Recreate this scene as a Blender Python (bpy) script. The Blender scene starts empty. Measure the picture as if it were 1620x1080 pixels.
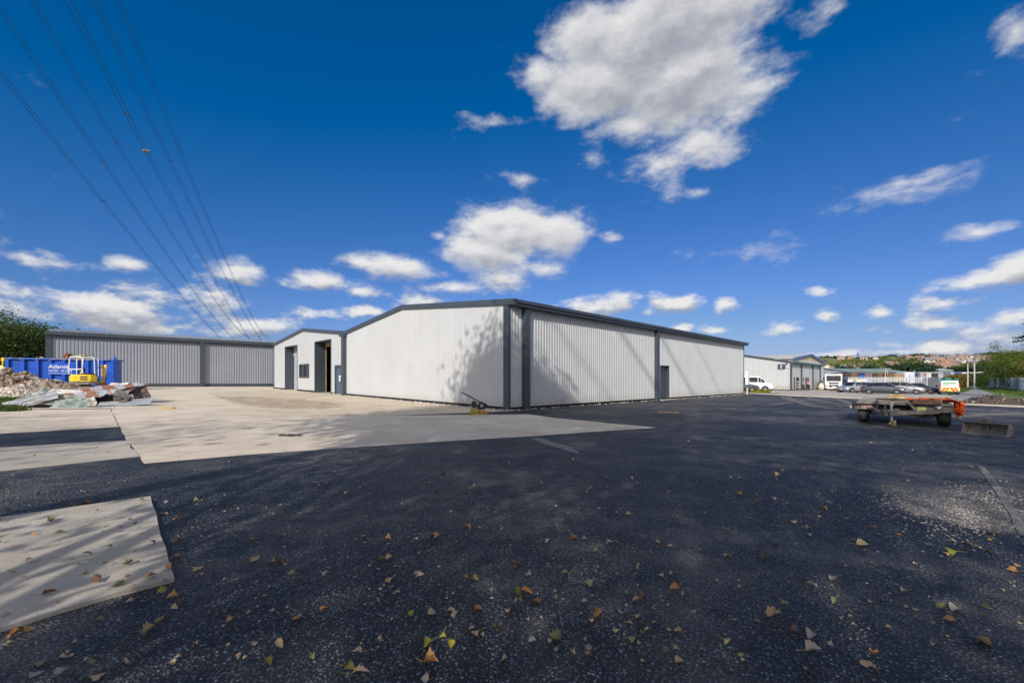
import bpy, bmesh, math, random
import numpy as np
from mathutils import Vector, Matrix, noise as mnoise
R = math.radians
sc = bpy.context.scene
col = sc.collection

# ------------------------------------------------------------ camera
FPX, CX, HY, H = 660.0, 810.0, 598.0, 1.45      # focal length, centre and horizon in photo pixels, eye height
cam_d = bpy.data.cameras.new('camera'); cam = bpy.data.objects.new('camera', cam_d); col.objects.link(cam)
cam.location = (0, 0, H); cam.rotation_euler = (R(90), 0, 0)
cam_d.sensor_width = 36; cam_d.lens = FPX / 1620 * 36; cam_d.shift_y = 58 / 1620
cam_d.clip_start = 0.05; cam_d.clip_end = 6000
sc.camera = cam

# ------------------------------------------------------------ light
SUN_EL = 31.0
SUN_H = Vector((-0.32, -0.947, 0)).normalized()           # horizontal direction towards the sun
sun_dir = (SUN_H * math.cos(R(SUN_EL)) + Vector((0, 0, math.sin(R(SUN_EL))))).normalized()
sd = bpy.data.lights.new('sun', 'SUN'); sd.energy = 3.5; sd.angle = R(0.53); sd.color = (1.0, 0.945, 0.875)
so = bpy.data.objects.new('sun', sd); col.objects.link(so)
so.rotation_euler = sun_dir.to_track_quat('Z', 'Y').to_euler()
sc.view_settings.view_transform = 'Standard'; sc.view_settings.look = 'None'
sc.view_settings.gamma = 1.0; sc.view_settings.exposure = 0.25
sc.view_settings.use_curve_mapping = False

class NT:
    """small helper round a node tree"""
    def __init__(s, nt): s.nt = nt; s.n = nt.nodes; s.l = nt.links
    def node(s, t, **kw):
        nd = s.n.new(t)
        for k, v in kw.items(): setattr(nd, k, v)
        return nd
    def put(s, nd, i, v):
        if v is None: return
        if isinstance(v, bpy.types.NodeSocket): s.l.new(v, nd.inputs[i])
        else: nd.inputs[i].default_value = v
    def math(s, op, a, b=None, c=None, clamp=False):
        nd = s.node('ShaderNodeMath', operation=op); nd.use_clamp = clamp
        s.put(nd, 0, a); s.put(nd, 1, b); s.put(nd, 2, c); return nd.outputs[0]
    def vmath(s, op, a, b=None, c=None, out=0):
        nd = s.node('ShaderNodeVectorMath', operation=op)
        s.put(nd, 0, a); s.put(nd, 1, b); s.put(nd, 2, c); return nd.outputs[out]
    def mix(s, f, a, b, blend='MIX'):
        nd = s.node('ShaderNodeMix', data_type='RGBA', blend_type=blend)
        s.put(nd, 0, f); s.put(nd, 6, a); s.put(nd, 7, b); return nd.outputs[2]
    def noise(s, vec, scale, detail=4, rough=0.55, out=0, dist=0.0):
        nd = s.node('ShaderNodeTexNoise'); s.put(nd, 'Vector', vec)
        nd.inputs['Scale'].default_value = scale; nd.inputs['Detail'].default_value = detail
        nd.inputs['Roughness'].default_value = rough; nd.inputs['Distortion'].default_value = dist
        return nd.outputs[out]
    def vor(s, vec, scale, out='Distance', feat='F1', rand=1.0):
        nd = s.node('ShaderNodeTexVoronoi', feature=feat); s.put(nd, 'Vector', vec)
        nd.inputs['Scale'].default_value = scale; nd.inputs['Randomness'].default_value = rand
        return nd.outputs[out]
    def ramp(s, f, stops, interp='LINEAR'):
        nd = s.node('ShaderNodeValToRGB'); cr = nd.color_ramp; cr.interpolation = interp
        while len(cr.elements) < len(stops): cr.elements.new(0.5)
        for e, (p, c) in zip(cr.elements, stops):
            e.position = p; e.color = (c, c, c, 1) if not hasattr(c, '__len__') else (*c, 1)
        s.put(nd, 0, f); return nd.outputs[0]
    def smooth(s, v, a, b, lo=0.0, hi=1.0):
        nd = s.node('ShaderNodeMapRange', interpolation_type='SMOOTHSTEP')
        s.put(nd, 0, v); nd.inputs[1].default_value = a; nd.inputs[2].default_value = b
        nd.inputs[3].default_value = lo; nd.inputs[4].default_value = hi; return nd.outputs[0]

world = bpy.data.worlds.new('World'); sc.world = world; world.use_nodes = True
W = NT(world.node_tree); W.n.clear()
wo = W.node('ShaderNodeOutputWorld'); bgn = W.node('ShaderNodeBackground'); W.l.new(bgn.outputs[0], wo.inputs[0])
sky = W.node('ShaderNodeTexSky', sky_type='NISHITA'); sky.sun_disc = False
sky.sun_elevation = R(SUN_EL); sky.sun_rotation = math.atan2(SUN_H.x, SUN_H.y)
sky.air_density = 1.0; sky.dust_density = 0.6; sky.ozone_density = 2.5
SKY_STR = 0.115; SKO = 0.115
tc = W.node('ShaderNodeTexCoord').outputs['Generated']
sep = W.node('ShaderNodeSeparateXYZ'); W.l.new(tc, sep.inputs[0])
az = W.math('ARCTAN2', sep.outputs[0], sep.outputs[1]); el = W.math('ARCSINE', sep.outputs[2])
cmb = W.node('ShaderNodeCombineXYZ'); W.l.new(az, cmb.inputs[0]); W.l.new(el, cmb.inputs[1]); P2 = cmb.outputs[0]
CLOUDS = [ # px, py, rx, ry, weight : where each cloud stands in the sky
 (930,55,105,85,1.3),(1060,40,170,115,1.8),(1075,130,150,110,1.9),(960,130,125,95,1.6),(1010,80,140,120,1.8),(862,115,55,55,.6),(1160,140,75,80,.7),
 (1045,262,95,38,.55),(950,235,30,45,.5),(1000,200,100,50,.9),(1110,230,80,50,.7),
 (778,196,50,20,.55),(828,286,30,16,.35),(1110,304,24,13,.45),
 (815,365,105,50,1.5),(765,400,80,38,1.3),(880,370,62,52,1.3),(800,438,60,25,.7),(868,428,40,25,.6),
 (970,376,24,13,.6),(692,372,14,9,.5),(630,422,90,26,1),(575,415,45,18,.8),(515,446,80,20,.9),(570,462,50,14,.8),(475,438,35,14,.6),(720,455,60,12,.6),
 (205,420,45,17,.8),(375,432,65,30,.8),(45,458,110,20,.6),(185,498,100,42,1.5),(150,505,60,32,1.0),(290,470,120,26,.7),
 (410,512,75,22,.9),(340,525,60,12,.5),(60,500,60,14,.4),(255,520,70,16,.6),
 (940,487,70,22,1.1),(985,478,42,20,1),(1065,482,62,19,1.1),(1038,476,30,16,.9),(1145,479,22,16,.9),(1300,459,38,14,.8),(575,492,42,13,.8),(675,478,50,14,.8),(510,497,45,9,.5),
 (1130,523,30,8,.7),(1080,519,16,8,.7),(1560,442,100,22,.75),(1605,425,60,36,1.0),(1548,370,60,16,.38),(1478,512,62,22,.9),(1480,548,110,18,1.0),(1575,532,110,24,.75),(1650,500,100,40,.9),
 (1390,493,26,13,.7),(1303,496,18,14,.6),(1490,482,60,16,.6),(1605,48,38,30,.5),(1325,14,75,22,.38),(1145,401,60,14,.18),(185,62,30,34,.3),
 (1380,520,30,8,.4),(1420,556,80,9,.8),(1350,560,90,7,.6),(1235,520,25,8,.3),(90,415,100,14,.3),(1600,560,80,12,.9),(1700,470,90,30,1),(1440,300,60,10,.12),
 (-150,480,200,50,1),(-100,300,90,50,.8),(1850,350,120,60,.9)]
def pix2ae(px, py):
    d = Vector(((px - CX) / FPX, 1, (HY - py) / FPX)).normalized()
    return math.atan2(d.x, d.y), math.asin(d.z)
def field(P):
    acc = None
    for px, py, rx, ry, w in CLOUDS:
        a, e = pix2ae(px, py); a2, _ = pix2ae(px + rx, py); _, e2 = pix2ae(px, py - ry)
        ra, re = max(abs(a2 - a), .004), max(abs(e2 - e), .004)
        v = W.vmath('MULTIPLY_ADD', P, (1 / ra, 1 / re, 0), (-a / ra, -e / re, 0))
        ln = W.vmath('LENGTH', v, out=1)
        t = W.math('MULTIPLY_ADD', ln, -w, w)
        acc = t if acc is None else W.math('SMOOTH_MAX', acc, t, 0.12)
    for a, e, ra, re, w in FILL_CLOUDS:
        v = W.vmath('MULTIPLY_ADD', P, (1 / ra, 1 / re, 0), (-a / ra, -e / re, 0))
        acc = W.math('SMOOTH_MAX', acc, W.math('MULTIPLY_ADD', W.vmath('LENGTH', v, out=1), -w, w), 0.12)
    return acc
FILL_CLOUDS = [(2.7, .55, 1.5, .55, 1.3), (-2.7, .6, 1.4, .5, 1.2), (-2.2, .2, .7, .2, 1), (2.2, .2, .7, .2, 1), (0, 1.5, 5, .45, 1.1)]     # clouds added out of view behind and over the camera to brighten the fill, as (azimuth, elevation) in radians
stretch = W.vmath('MULTIPLY', tc, (1, 1, 2.0))
low = W.smooth(el, 0.13, 0.34)          # 0 near the horizon, where clouds are farther and look finer
def mixf(a, b): return W.math('MULTIPLY_ADD', W.math('SUBTRACT', b, a), low, a)
def dens(P, off):
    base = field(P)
    vv = W.vmath('ADD', stretch, off)
    n1 = mixf(W.noise(vv, 15, 8, 0.56), W.noise(vv, 6.5, 9, 0.57))
    n2 = mixf(W.noise(vv, 44, 6, 0.6), W.noise(vv, 19, 8, 0.6))
    n = W.math('MULTIPLY_ADD', n1, 1.0, W.math('MULTIPLY', n2, 0.40))
    n = W.math('MULTIPLY', W.math('SUBTRACT', n, 0.70), 2.4)
    base = W.math('MAXIMUM', W.math('ADD', base, 0.06), -0.55)
    return W.math('ADD', base, n)
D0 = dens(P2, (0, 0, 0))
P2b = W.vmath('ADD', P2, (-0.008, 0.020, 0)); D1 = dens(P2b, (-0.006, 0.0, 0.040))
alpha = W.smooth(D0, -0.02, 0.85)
thick = W.smooth(D0, 0.3, 1.7)
relief = W.math('SUBTRACT', D1, D0)
shade = W.math('ADD', W.math('MULTIPLY_ADD', relief, mixf(0.95, 0.66), mixf(0.50, 0.20)), W.math('MULTIPLY', thick, 0.26))
n3 = W.noise(stretch, 16, 9, 0.65)
overhead = W.smooth(el, 0.30, 0.62, 0, 0.25)          # high clouds show their grey undersides
shade = W.math('ADD', shade, W.math('MULTIPLY', overhead, W.smooth(D0, 0.2, 0.9)))
shade = W.math('MULTIPLY_ADD', W.math('SUBTRACT', n3, 0.5), 0.55, shade)
shade = W.smooth(shade, -0.15, 1.1)
ccol = W.mix(shade, (0.70, 0.695, 0.69, 1), (0.29, 0.31, 0.36, 1))
toward = W.math('MAXIMUM', W.vmath('DOT_PRODUCT', tc, tuple(sun_dir), out=1), 0.0)      # clouds near the sun are brighter, which also lifts the fill from behind
ccol = W.vmath('MULTIPLY', ccol, W.vmath('ADD', (1, 1, 1), W.vmath('MULTIPLY', (1.5, 1.45, 1.4), W.math('POWER', toward, 1.3))))
skyc = W.vmath('SCALE', sky.outputs[0]); W.n[-1].inputs['Scale'].default_value = SKY_STR
sc3 = W.node('ShaderNodeSeparateXYZ'); W.l.new(skyc, sc3.inputs[0]); cb3 = W.node('ShaderNodeCombineXYZ')     # clear polarised deep blue
W.l.new(W.math('MAXIMUM', W.math('MULTIPLY', W.math('SUBTRACT', sc3.outputs[0], SKO), .445), .0), cb3.inputs[0])
W.l.new(W.math('MINIMUM', W.math('MULTIPLY', sc3.outputs[1], .44), .45), cb3.inputs[1])
W.l.new(W.math('MINIMUM', W.math('MULTIPLY', W.math('POWER', sc3.outputs[2], .9), .73), .62), cb3.inputs[2]); skyc = cb3.outputs[0]
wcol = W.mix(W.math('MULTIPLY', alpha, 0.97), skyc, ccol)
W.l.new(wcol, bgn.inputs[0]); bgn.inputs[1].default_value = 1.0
world.cycles.sampling_method = 'MANUAL'; world.cycles.sample_map_resolution = 512

# ------------------------------------------------------------ terrain profile and picking
ZB = [(-3000, .62), (-60, .62), (-40, .56), (0, 0), (22, -.15), (36, -.3), (43, -.45), (58, -.72), (80, -.8), (3000, -.8)]
def zf(x):
    for (a, za), (b, zb) in zip(ZB, ZB[1:]):
        if x <= b: return za + (zb - za) * (x - a) / (b - a)
    return ZB[-1][1]
def G(px, py, dz=0.0):
    """ground point seen at photo pixel (px, py)"""
    d = 30.0
    for _ in range(60):
        d = .5 * d + .5 * (H - zf((px - CX) / FPX * d)) * FPX / max(py - HY, .5)
    x = (px - CX) / FPX * d
    return Vector((x, d, zf(x) + dz))
def A(px, d, z=None):
    """point at photo column px and depth d, on the ground unless z is given"""
    x = (px - CX) / FPX * d
    return Vector((x, d, zf(x) if z is None else z))
def zpix(py, d): return H + (HY - py) / FPX * d

# ------------------------------------------------------------ object helpers
def tag(o, label=None, cat=None, group=None, kind=None):
    if label: o['label'] = label
    if cat: o['category'] = cat
    if group: o['group'] = group
    if kind: o['kind'] = kind
    return o
def thing(name, label, cat, loc=(0, 0, 0), rz=0.0, group=None):
    o = bpy.data.objects.new(name, None); col.objects.link(o)
    o.empty_display_size = .2; o.location = loc; o.rotation_euler = (0, 0, rz)
    return tag(o, label, cat, group)
class MB:
    def __init__(s): s.bm = bmesh.new(); s.M = Matrix()
    def v(s, p): return s.bm.verts.new(s.M @ Vector(p))
    def face(s, pts, mi=0):
        f = s.bm.faces.new([s.v(p) for p in pts]); f.material_index = mi; return f
    def box(s, x0, x1, y0, y1, z0, z1, bev=0, mi=0, rot=None):
        if x0 > x1: x0, x1 = x1, x0
        if y0 > y1: y0, y1 = y1, y0
        c = Vector(((x0 + x1) / 2, (y0 + y1) / 2, (z0 + z1) / 2))
        T = Matrix.Translation(c) @ (rot.to_4x4() if rot else Matrix()) @ Matrix.Diagonal((x1 - x0, y1 - y0, z1 - z0, 1))
        r = bmesh.ops.create_cube(s.bm, size=1, matrix=s.M @ T)
        fs = set(f for v in r['verts'] for f in v.link_faces)
        for f in fs: f.material_index = mi
        if bev > 0:
            es = list(set(e for v in r['verts'] for e in v.link_edges))
            bmesh.ops.bevel(s.bm, geom=es, offset=min(bev, .45 * min(x1 - x0, y1 - y0, z1 - z0)), segments=2, affect='EDGES')
        return s
    def tube(s, a, b, r, r2=None, seg=8, cap=True, mi=0):
        a = s.M @ Vector(a); b = s.M @ Vector(b); d = b - a
        if d.length < 1e-6: return s
        q = d.to_track_quat('Z', 'Y').to_matrix().to_4x4()
        T = Matrix.Translation((a + b) / 2) @ q
        rr = bmesh.ops.create_cone(s.bm, cap_ends=cap, segments=seg, radius1=r, radius2=r if r2 is None else r2, depth=d.length, matrix=T)
        for v in rr['verts']:
            for f in v.link_faces: f.material_index = mi
        return s
    def path(s, pts, r, seg=6):
        for a, b in zip(pts, pts[1:]): s.tube(a, b, r, seg=seg)
        return s
    def bar(s, a, b, w, h, up=(0, 0, 1)):
        """rectangular bar from a to b"""
        a = Vector(a); b = Vector(b); d = (b - a); L = d.length; d.normalize(); u = Vector(up)
        sx = d.cross(u)
        if sx.length < 1e-4: u = Vector((0, 1, 0)); sx = d.cross(u)
        sx.normalize(); u = sx.cross(d).normalized()
        m = Matrix((( sx.x, d.x, u.x, (a.x + b.x) / 2), (sx.y, d.y, u.y, (a.y + b.y) / 2), (sx.z, d.z, u.z, (a.z + b.z) / 2), (0, 0, 0, 1)))
        bmesh.ops.create_cube(s.bm, size=1, matrix=s.M @ m @ Matrix.Diagonal((w, L, h, 1)))
        return s
    def prism(s, outline, axis, a, b, mi=0):
        """2-D outline extruded along an axis from a to b; outline in the other two axes (cyclic order)"""
        def P(p, t):
            return {'x': (t, p[0], p[1]), 'y': (p[0], t, p[1]), 'z': (p[0], p[1], t)}[axis]
        n = len(outline); va = [s.v(P(p, a)) for p in outline]; vb = [s.v(P(p, b)) for p in outline]
        fs = [s.bm.faces.new(va), s.bm.faces.new(vb[::-1])]
        for i in range(n): fs.append(s.bm.faces.new((va[i], vb[i], vb[(i + 1) % n], va[(i + 1) % n])))
        for f in fs: f.material_index = mi
        return s
    def ball(s, c, r, sc3=(1, 1, 1), sub=2):
        bmesh.ops.create_icosphere(s.bm, subdivisions=sub, radius=r, matrix=s.M @ Matrix.Translation(c) @ Matrix.Diagonal((*sc3, 1)))
        return s
    def build(s, name, mat, parent=None, smooth=False, fix=True):
        me = bpy.data.meshes.new(name)
        if fix: bmesh.ops.recalc_face_normals(s.bm, faces=s.bm.faces[:])
        s.bm.to_mesh(me); s.bm.free()
        for m in (mat if isinstance(mat, (list, tuple)) else [mat]): me.materials.append(m)
        if smooth: me.polygons.foreach_set('use_smooth', [True] * len(me.polygons))
        o = bpy.data.objects.new(name, me); col.objects.link(o)
        if parent: o.parent = parent
        return o
def npmesh(name, verts, faces, mat, parent=None, smooth=False):
    """mesh from numpy verts (n,3) and quads or tris (m,k)"""
    me = bpy.data.meshes.new(name); verts = np.asarray(verts, np.float32); faces = np.asarray(faces, np.int32); k = faces.shape[1]
    me.vertices.add(len(verts)); me.vertices.foreach_set('co', verts.ravel())
    me.loops.add(faces.size); me.loops.foreach_set('vertex_index', faces.ravel())
    me.polygons.add(len(faces)); me.polygons.foreach_set('loop_start', np.arange(0, faces.size, k, dtype=np.int32))
    me.polygons.foreach_set('loop_total', np.full(len(faces), k, np.int32))
    me.update(calc_edges=True); me.validate()
    for m in (mat if isinstance(mat, (list, tuple)) else [mat]): me.materials.append(m)
    if smooth: me.polygons.foreach_set('use_smooth', [True] * len(me.polygons))
    o = bpy.data.objects.new(name, me); col.objects.link(o)
    if parent: o.parent = parent
    return o
def children(o): return [c for c in bpy.data.objects if c.parent is o]
def copy_tree(o, parent=None, kids=None):
    c = o.copy(); col.objects.link(c)
    if parent: c.parent = parent
    for ch in (kids if kids is not None else children(o)): copy_tree(ch, c)
    return c
def sub(o, name):
    return [c for c in children(o) if c.name.split('.')[0] == name]

# ------------------------------------------------------------ materials
def mat(name, color, rough=.6, metal=0.0, var=.12, vscale=3.0, bump=0.0, bscale=40.0, coat=0.0, dirt=None, dscale=1.2, damt=.5, spec=.5, trans=0.0):
    m = bpy.data.materials.new(name); m.use_nodes = True; N = NT(m.node_tree)
    b = N.n['Principled BSDF']; co = N.node('ShaderNodeTexCoord').outputs['Object']
    n = N.noise(co, vscale, 5, .6)
    f = N.smooth(n, .3, .7)
    c = N.mix(f, tuple(x * (1 - var) for x in color) + (1,), tuple(min(1, x * (1 + var)) for x in color) + (1,))
    if dirt:
        dn = N.noise(co, dscale, 7, .65); df = N.smooth(dn, .48, .66, 0, damt)
        c = N.mix(df, c, (*dirt, 1))
    N.l.new(c, b.inputs['Base Color'])
    rn = N.math('MULTIPLY_ADD', n, .25, rough - .125, clamp=True); N.l.new(rn, b.inputs['Roughness'])
    b.inputs['Metallic'].default_value = metal; b.inputs['Coat Weight'].default_value = coat
    b.inputs['Specular IOR Level'].default_value = spec
    if trans: b.inputs['Transmission Weight'].default_value = trans
    if bump:
        bn = N.node('ShaderNodeBump'); bn.inputs['Strength'].default_value = bump; bn.inputs['Distance'].default_value = .02
        N.l.new(N.noise(co, bscale, 4, .6), bn.inputs['Height']); N.l.new(bn.outputs[0], b.inputs['Normal'])
    return m
def splash(m):
    """mud splashed up from the ground on the lowest half metre of a wall"""
    N = NT(m.node_tree); b = N.n['Principled BSDF']; co = N.node('ShaderNodeTexCoord').outputs['Object']; sp_ = N.node('ShaderNodeSeparateXYZ'); N.l.new(co, sp_.inputs[0])
    old = b.inputs['Base Color'].links[0].from_socket; n = N.noise(co, 3.5, 7, .7)
    f = N.math('MULTIPLY', N.smooth(N.math('MULTIPLY_ADD', n, .7, sp_.outputs[2]), 1.05, .25), N.smooth(n, .3, .65, .15, .6)); N.l.new(N.mix(f, old, (.30, .25, .18, 1)), b.inputs['Base Color'])
def glass(name, color=(.012, .016, .02), rough=.06):
    return mat(name, color, rough, 0, .3, 1.5, coat=.3, spec=.8)
M = {}
M['clad'] = mat('pale grey cladding', (.475, .487, .492), .42, 0, .03, .5, dirt=(.46, .45, .41), dscale=.35, damt=.25)
M['clad_flat'] = mat('pale grey flat panel', (.465, .477, .478), .45, 0, .03, .4, dirt=(.48, .47, .43), dscale=.5, damt=.2)
splash(M['clad']); splash(M['clad_flat'])
M['clad_grey'] = mat('goosewing cladding', (.275, .29, .325), .45, 0, .04, .5)
M['clad_old'] = mat('old cladding', (.50, .50, .48), .6, 0, .08, .4, dirt=(.40, .36, .28), dscale=.25, damt=.5)
M['trim'] = mat('anthracite trim', (.052, .066, .083), .42, 0, .06, 1)
M['trim_green'] = mat('green trim', (.03, .10, .09), .5)
M['trim_blue'] = mat('blue barge trim', (.05, .12, .33), .5)
M['roof'] = mat('grey roof sheet', (.30, .32, .34), .4, .3, .08, .6)
M['dark'] = mat('dark interior', (.03, .03, .032), .8)
M['plinth'] = mat('dark plinth', (.02, .02, .022), .9, 0, .3, 4)
M['concrete_inner'] = mat('inner wall', (.16, .12, .08), .9, 0, .3, 2)
M['steel_brown'] = mat('primed steel', (.35, .24, .14), .6, 0, .15, 2)
M['door'] = mat('blue grey door', (.07, .10, .135), .4, 0, .05, 1)
M['glass'] = glass('glass')
M['glasscar'] = mat('car glass', (.008, .011, .014), .16, 0, .2, 1.5, spec=.45)
M['white'] = mat('white paint', (.78, .78, .76), .4, 0, .03, 1)
M['sign_white'] = mat('white sign', (.8, .8, .8), .5)
M['black'] = mat('black plastic', (.015, .015, .017), .5)
M['rubber'] = mat('tyre rubber', (.03, .029, .028), .85, 0, .25, 6, bump=.4, dirt=(.12, .10, .08), dscale=5, damt=.5)
M['rim'] = mat('alloy rim', (.55, .55, .56), .3, .7)
M['steel'] = mat('dull steel', (.33, .33, .32), .45, .6, .2, 5)
M['galv'] = mat('galvanised steel', (.42, .45, .47), .5, .1, .12, 3)
M['yellow'] = mat('yellow paint', (.86, .60, .025), .4, 0, .06, 3, dirt=(.35, .22, .06), dscale=3, damt=.5)
M['blue'] = mat('blue container paint', (.006, .085, .50), .42, 0, .12, 1.2, dirt=(.004, .03, .17), dscale=1.1, damt=.55, bump=.3, bscale=2)
M['red'] = mat('red paint', (.55, .03, .03), .5)
M['orange'] = mat('orange mesh fabric', (.95, .14, .015), .7, 0, .12, 6, bump=.8, bscale=25)
M['rust'] = mat('rusty steel', (.28, .10, .045), .85, 0, .35, 8, bump=.4)
def sheetmat(name, base, rust, amt):
    m = mat(name, base, .55, .15, .12, 2.2, dirt=rust, dscale=1.5, damt=amt, bump=.3, bscale=20); return m
M['tin_rust'] = sheetmat('rusted corrugated sheet', (.30, .32, .37), (.36, .12, .05), 1.0)
def rust_bands(m):
    N = NT(m.node_tree); b = N.n['Principled BSDF']; co = N.node('ShaderNodeTexCoord').outputs['Object']
    old = b.inputs['Base Color'].links[0].from_socket; wv = N.node('ShaderNodeTexWave', bands_direction='DIAGONAL'); wv.inputs['Scale'].default_value = .55; wv.inputs['Distortion'].default_value = 5; wv.inputs['Detail'].default_value = 3; wv.inputs['Detail Scale'].default_value = 1.2
    N.l.new(co, wv.inputs['Vector']); N.l.new(N.mix(N.smooth(wv.outputs['Fac'], .42, .6), old, (.24, .11, .065, 1)), b.inputs['Base Color'])
rust_bands(M['tin_rust'])
M['tin_grey'] = sheetmat('grey corrugated sheet', (.27, .29, .32), (.30, .27, .22), .5)
M['tin_green'] = sheetmat('pale green sheet', (.22, .27, .235), (.42, .43, .36), .6)
M['tin_white'] = sheetmat('white sheet', (.50, .49, .45), (.30, .16, .09), .55)
M['tin_dark'] = sheetmat('dark sheet', (.06, .05, .045), (.22, .13, .08), .6)
M['mud'] = mat('muddy grey brown steel', (.20, .18, .15), .75, 0, .25, 5, dirt=(.34, .29, .22), dscale=4, damt=.7, bump=.4, bscale=18)
M['mud_dark'] = mat('dark muddy steel', (.05, .045, .04), .75, 0, .3, 5, dirt=(.17, .14, .1), dscale=3, damt=.5)
M['foam'] = mat('cream block', (.62, .47, .27), .85, 0, .12, 5, dirt=(.5, .38, .1), dscale=3, damt=.5, bump=.4)
M['wood'] = mat('timber', (.42, .29, .10), .8, 0, .2, 8)
M['paper'] = mat('paper', (.75, .75, .8), .8)
M['bark'] = mat('bark', (.10, .08, .06), .95, 0, .3, 6, bump=.8, bscale=14)
M['skin'] = mat('skin', (.42, .25, .18), .6)
M['cloth_grey'] = mat('grey top', (.22, .26, .27), .9)
M['cloth_dark'] = mat('dark trousers', (.02, .022, .03), .9)
M['cloth_pink'] = mat('pink top', (.72, .30, .42), .9)
M['hair'] = mat('dark hair', (.02, .015, .012), .8)
def leafmat(name, c1, c2, vs=.6, tr=.35):
    m = bpy.data.materials.new(name); m.use_nodes = True; N = NT(m.node_tree); b = N.n['Principled BSDF']
    co = N.node('ShaderNodeTexCoord').outputs['Object']
    n = N.noise(co, vs, 5, .7); f = N.smooth(n, .36, .64)
    c = N.mix(f, (*c1, 1), (*c2, 1)); N.l.new(c, b.inputs['Base Color']); b.inputs['Roughness'].default_value = .55
    b.inputs['Specular IOR Level'].default_value = .25
    t = N.node('ShaderNodeBsdfTranslucent'); N.l.new(c, t.inputs[0])
    mx = N.node('ShaderNodeMixShader'); mx.inputs[0].default_value = tr
    N.l.new(b.outputs[0], mx.inputs[1]); N.l.new(t.outputs[0], mx.inputs[2]); N.l.new(mx.outputs[0], N.n['Material Output'].inputs[0])
    return m
M['leaf_dark'] = leafmat('dark foliage', (.016, .042, .012), (.085, .13, .03))
M['leaf_green'] = leafmat('green foliage', (.045, .09, .01), (.18, .23, .028))
M['leaf_autumn'] = leafmat('autumn foliage', (.13, .12, .02), (.24, .15, .05))
M['leaf_conifer'] = leafmat('conifer foliage', (.015, .04, .022), (.03, .065, .03), tr=.1)
M['leaf_hedge'] = leafmat('hedge foliage', (.02, .05, .014), (.11, .14, .03), .15)
M['leaf_hill'] = leafmat('hillside scrub', (.05, .085, .02), (.20, .19, .045), .02, .1)
M['leaf_hilldark'] = leafmat('hillside wood', (.02, .045, .018), (.035, .07, .028), .05, .1)
M['grass'] = leafmat('grass', (.05, .10, .015), (.14, .17, .03), 2)
M['weed'] = leafmat('yellow weed', (.20, .22, .02), (.32, .30, .03), 2)
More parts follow.
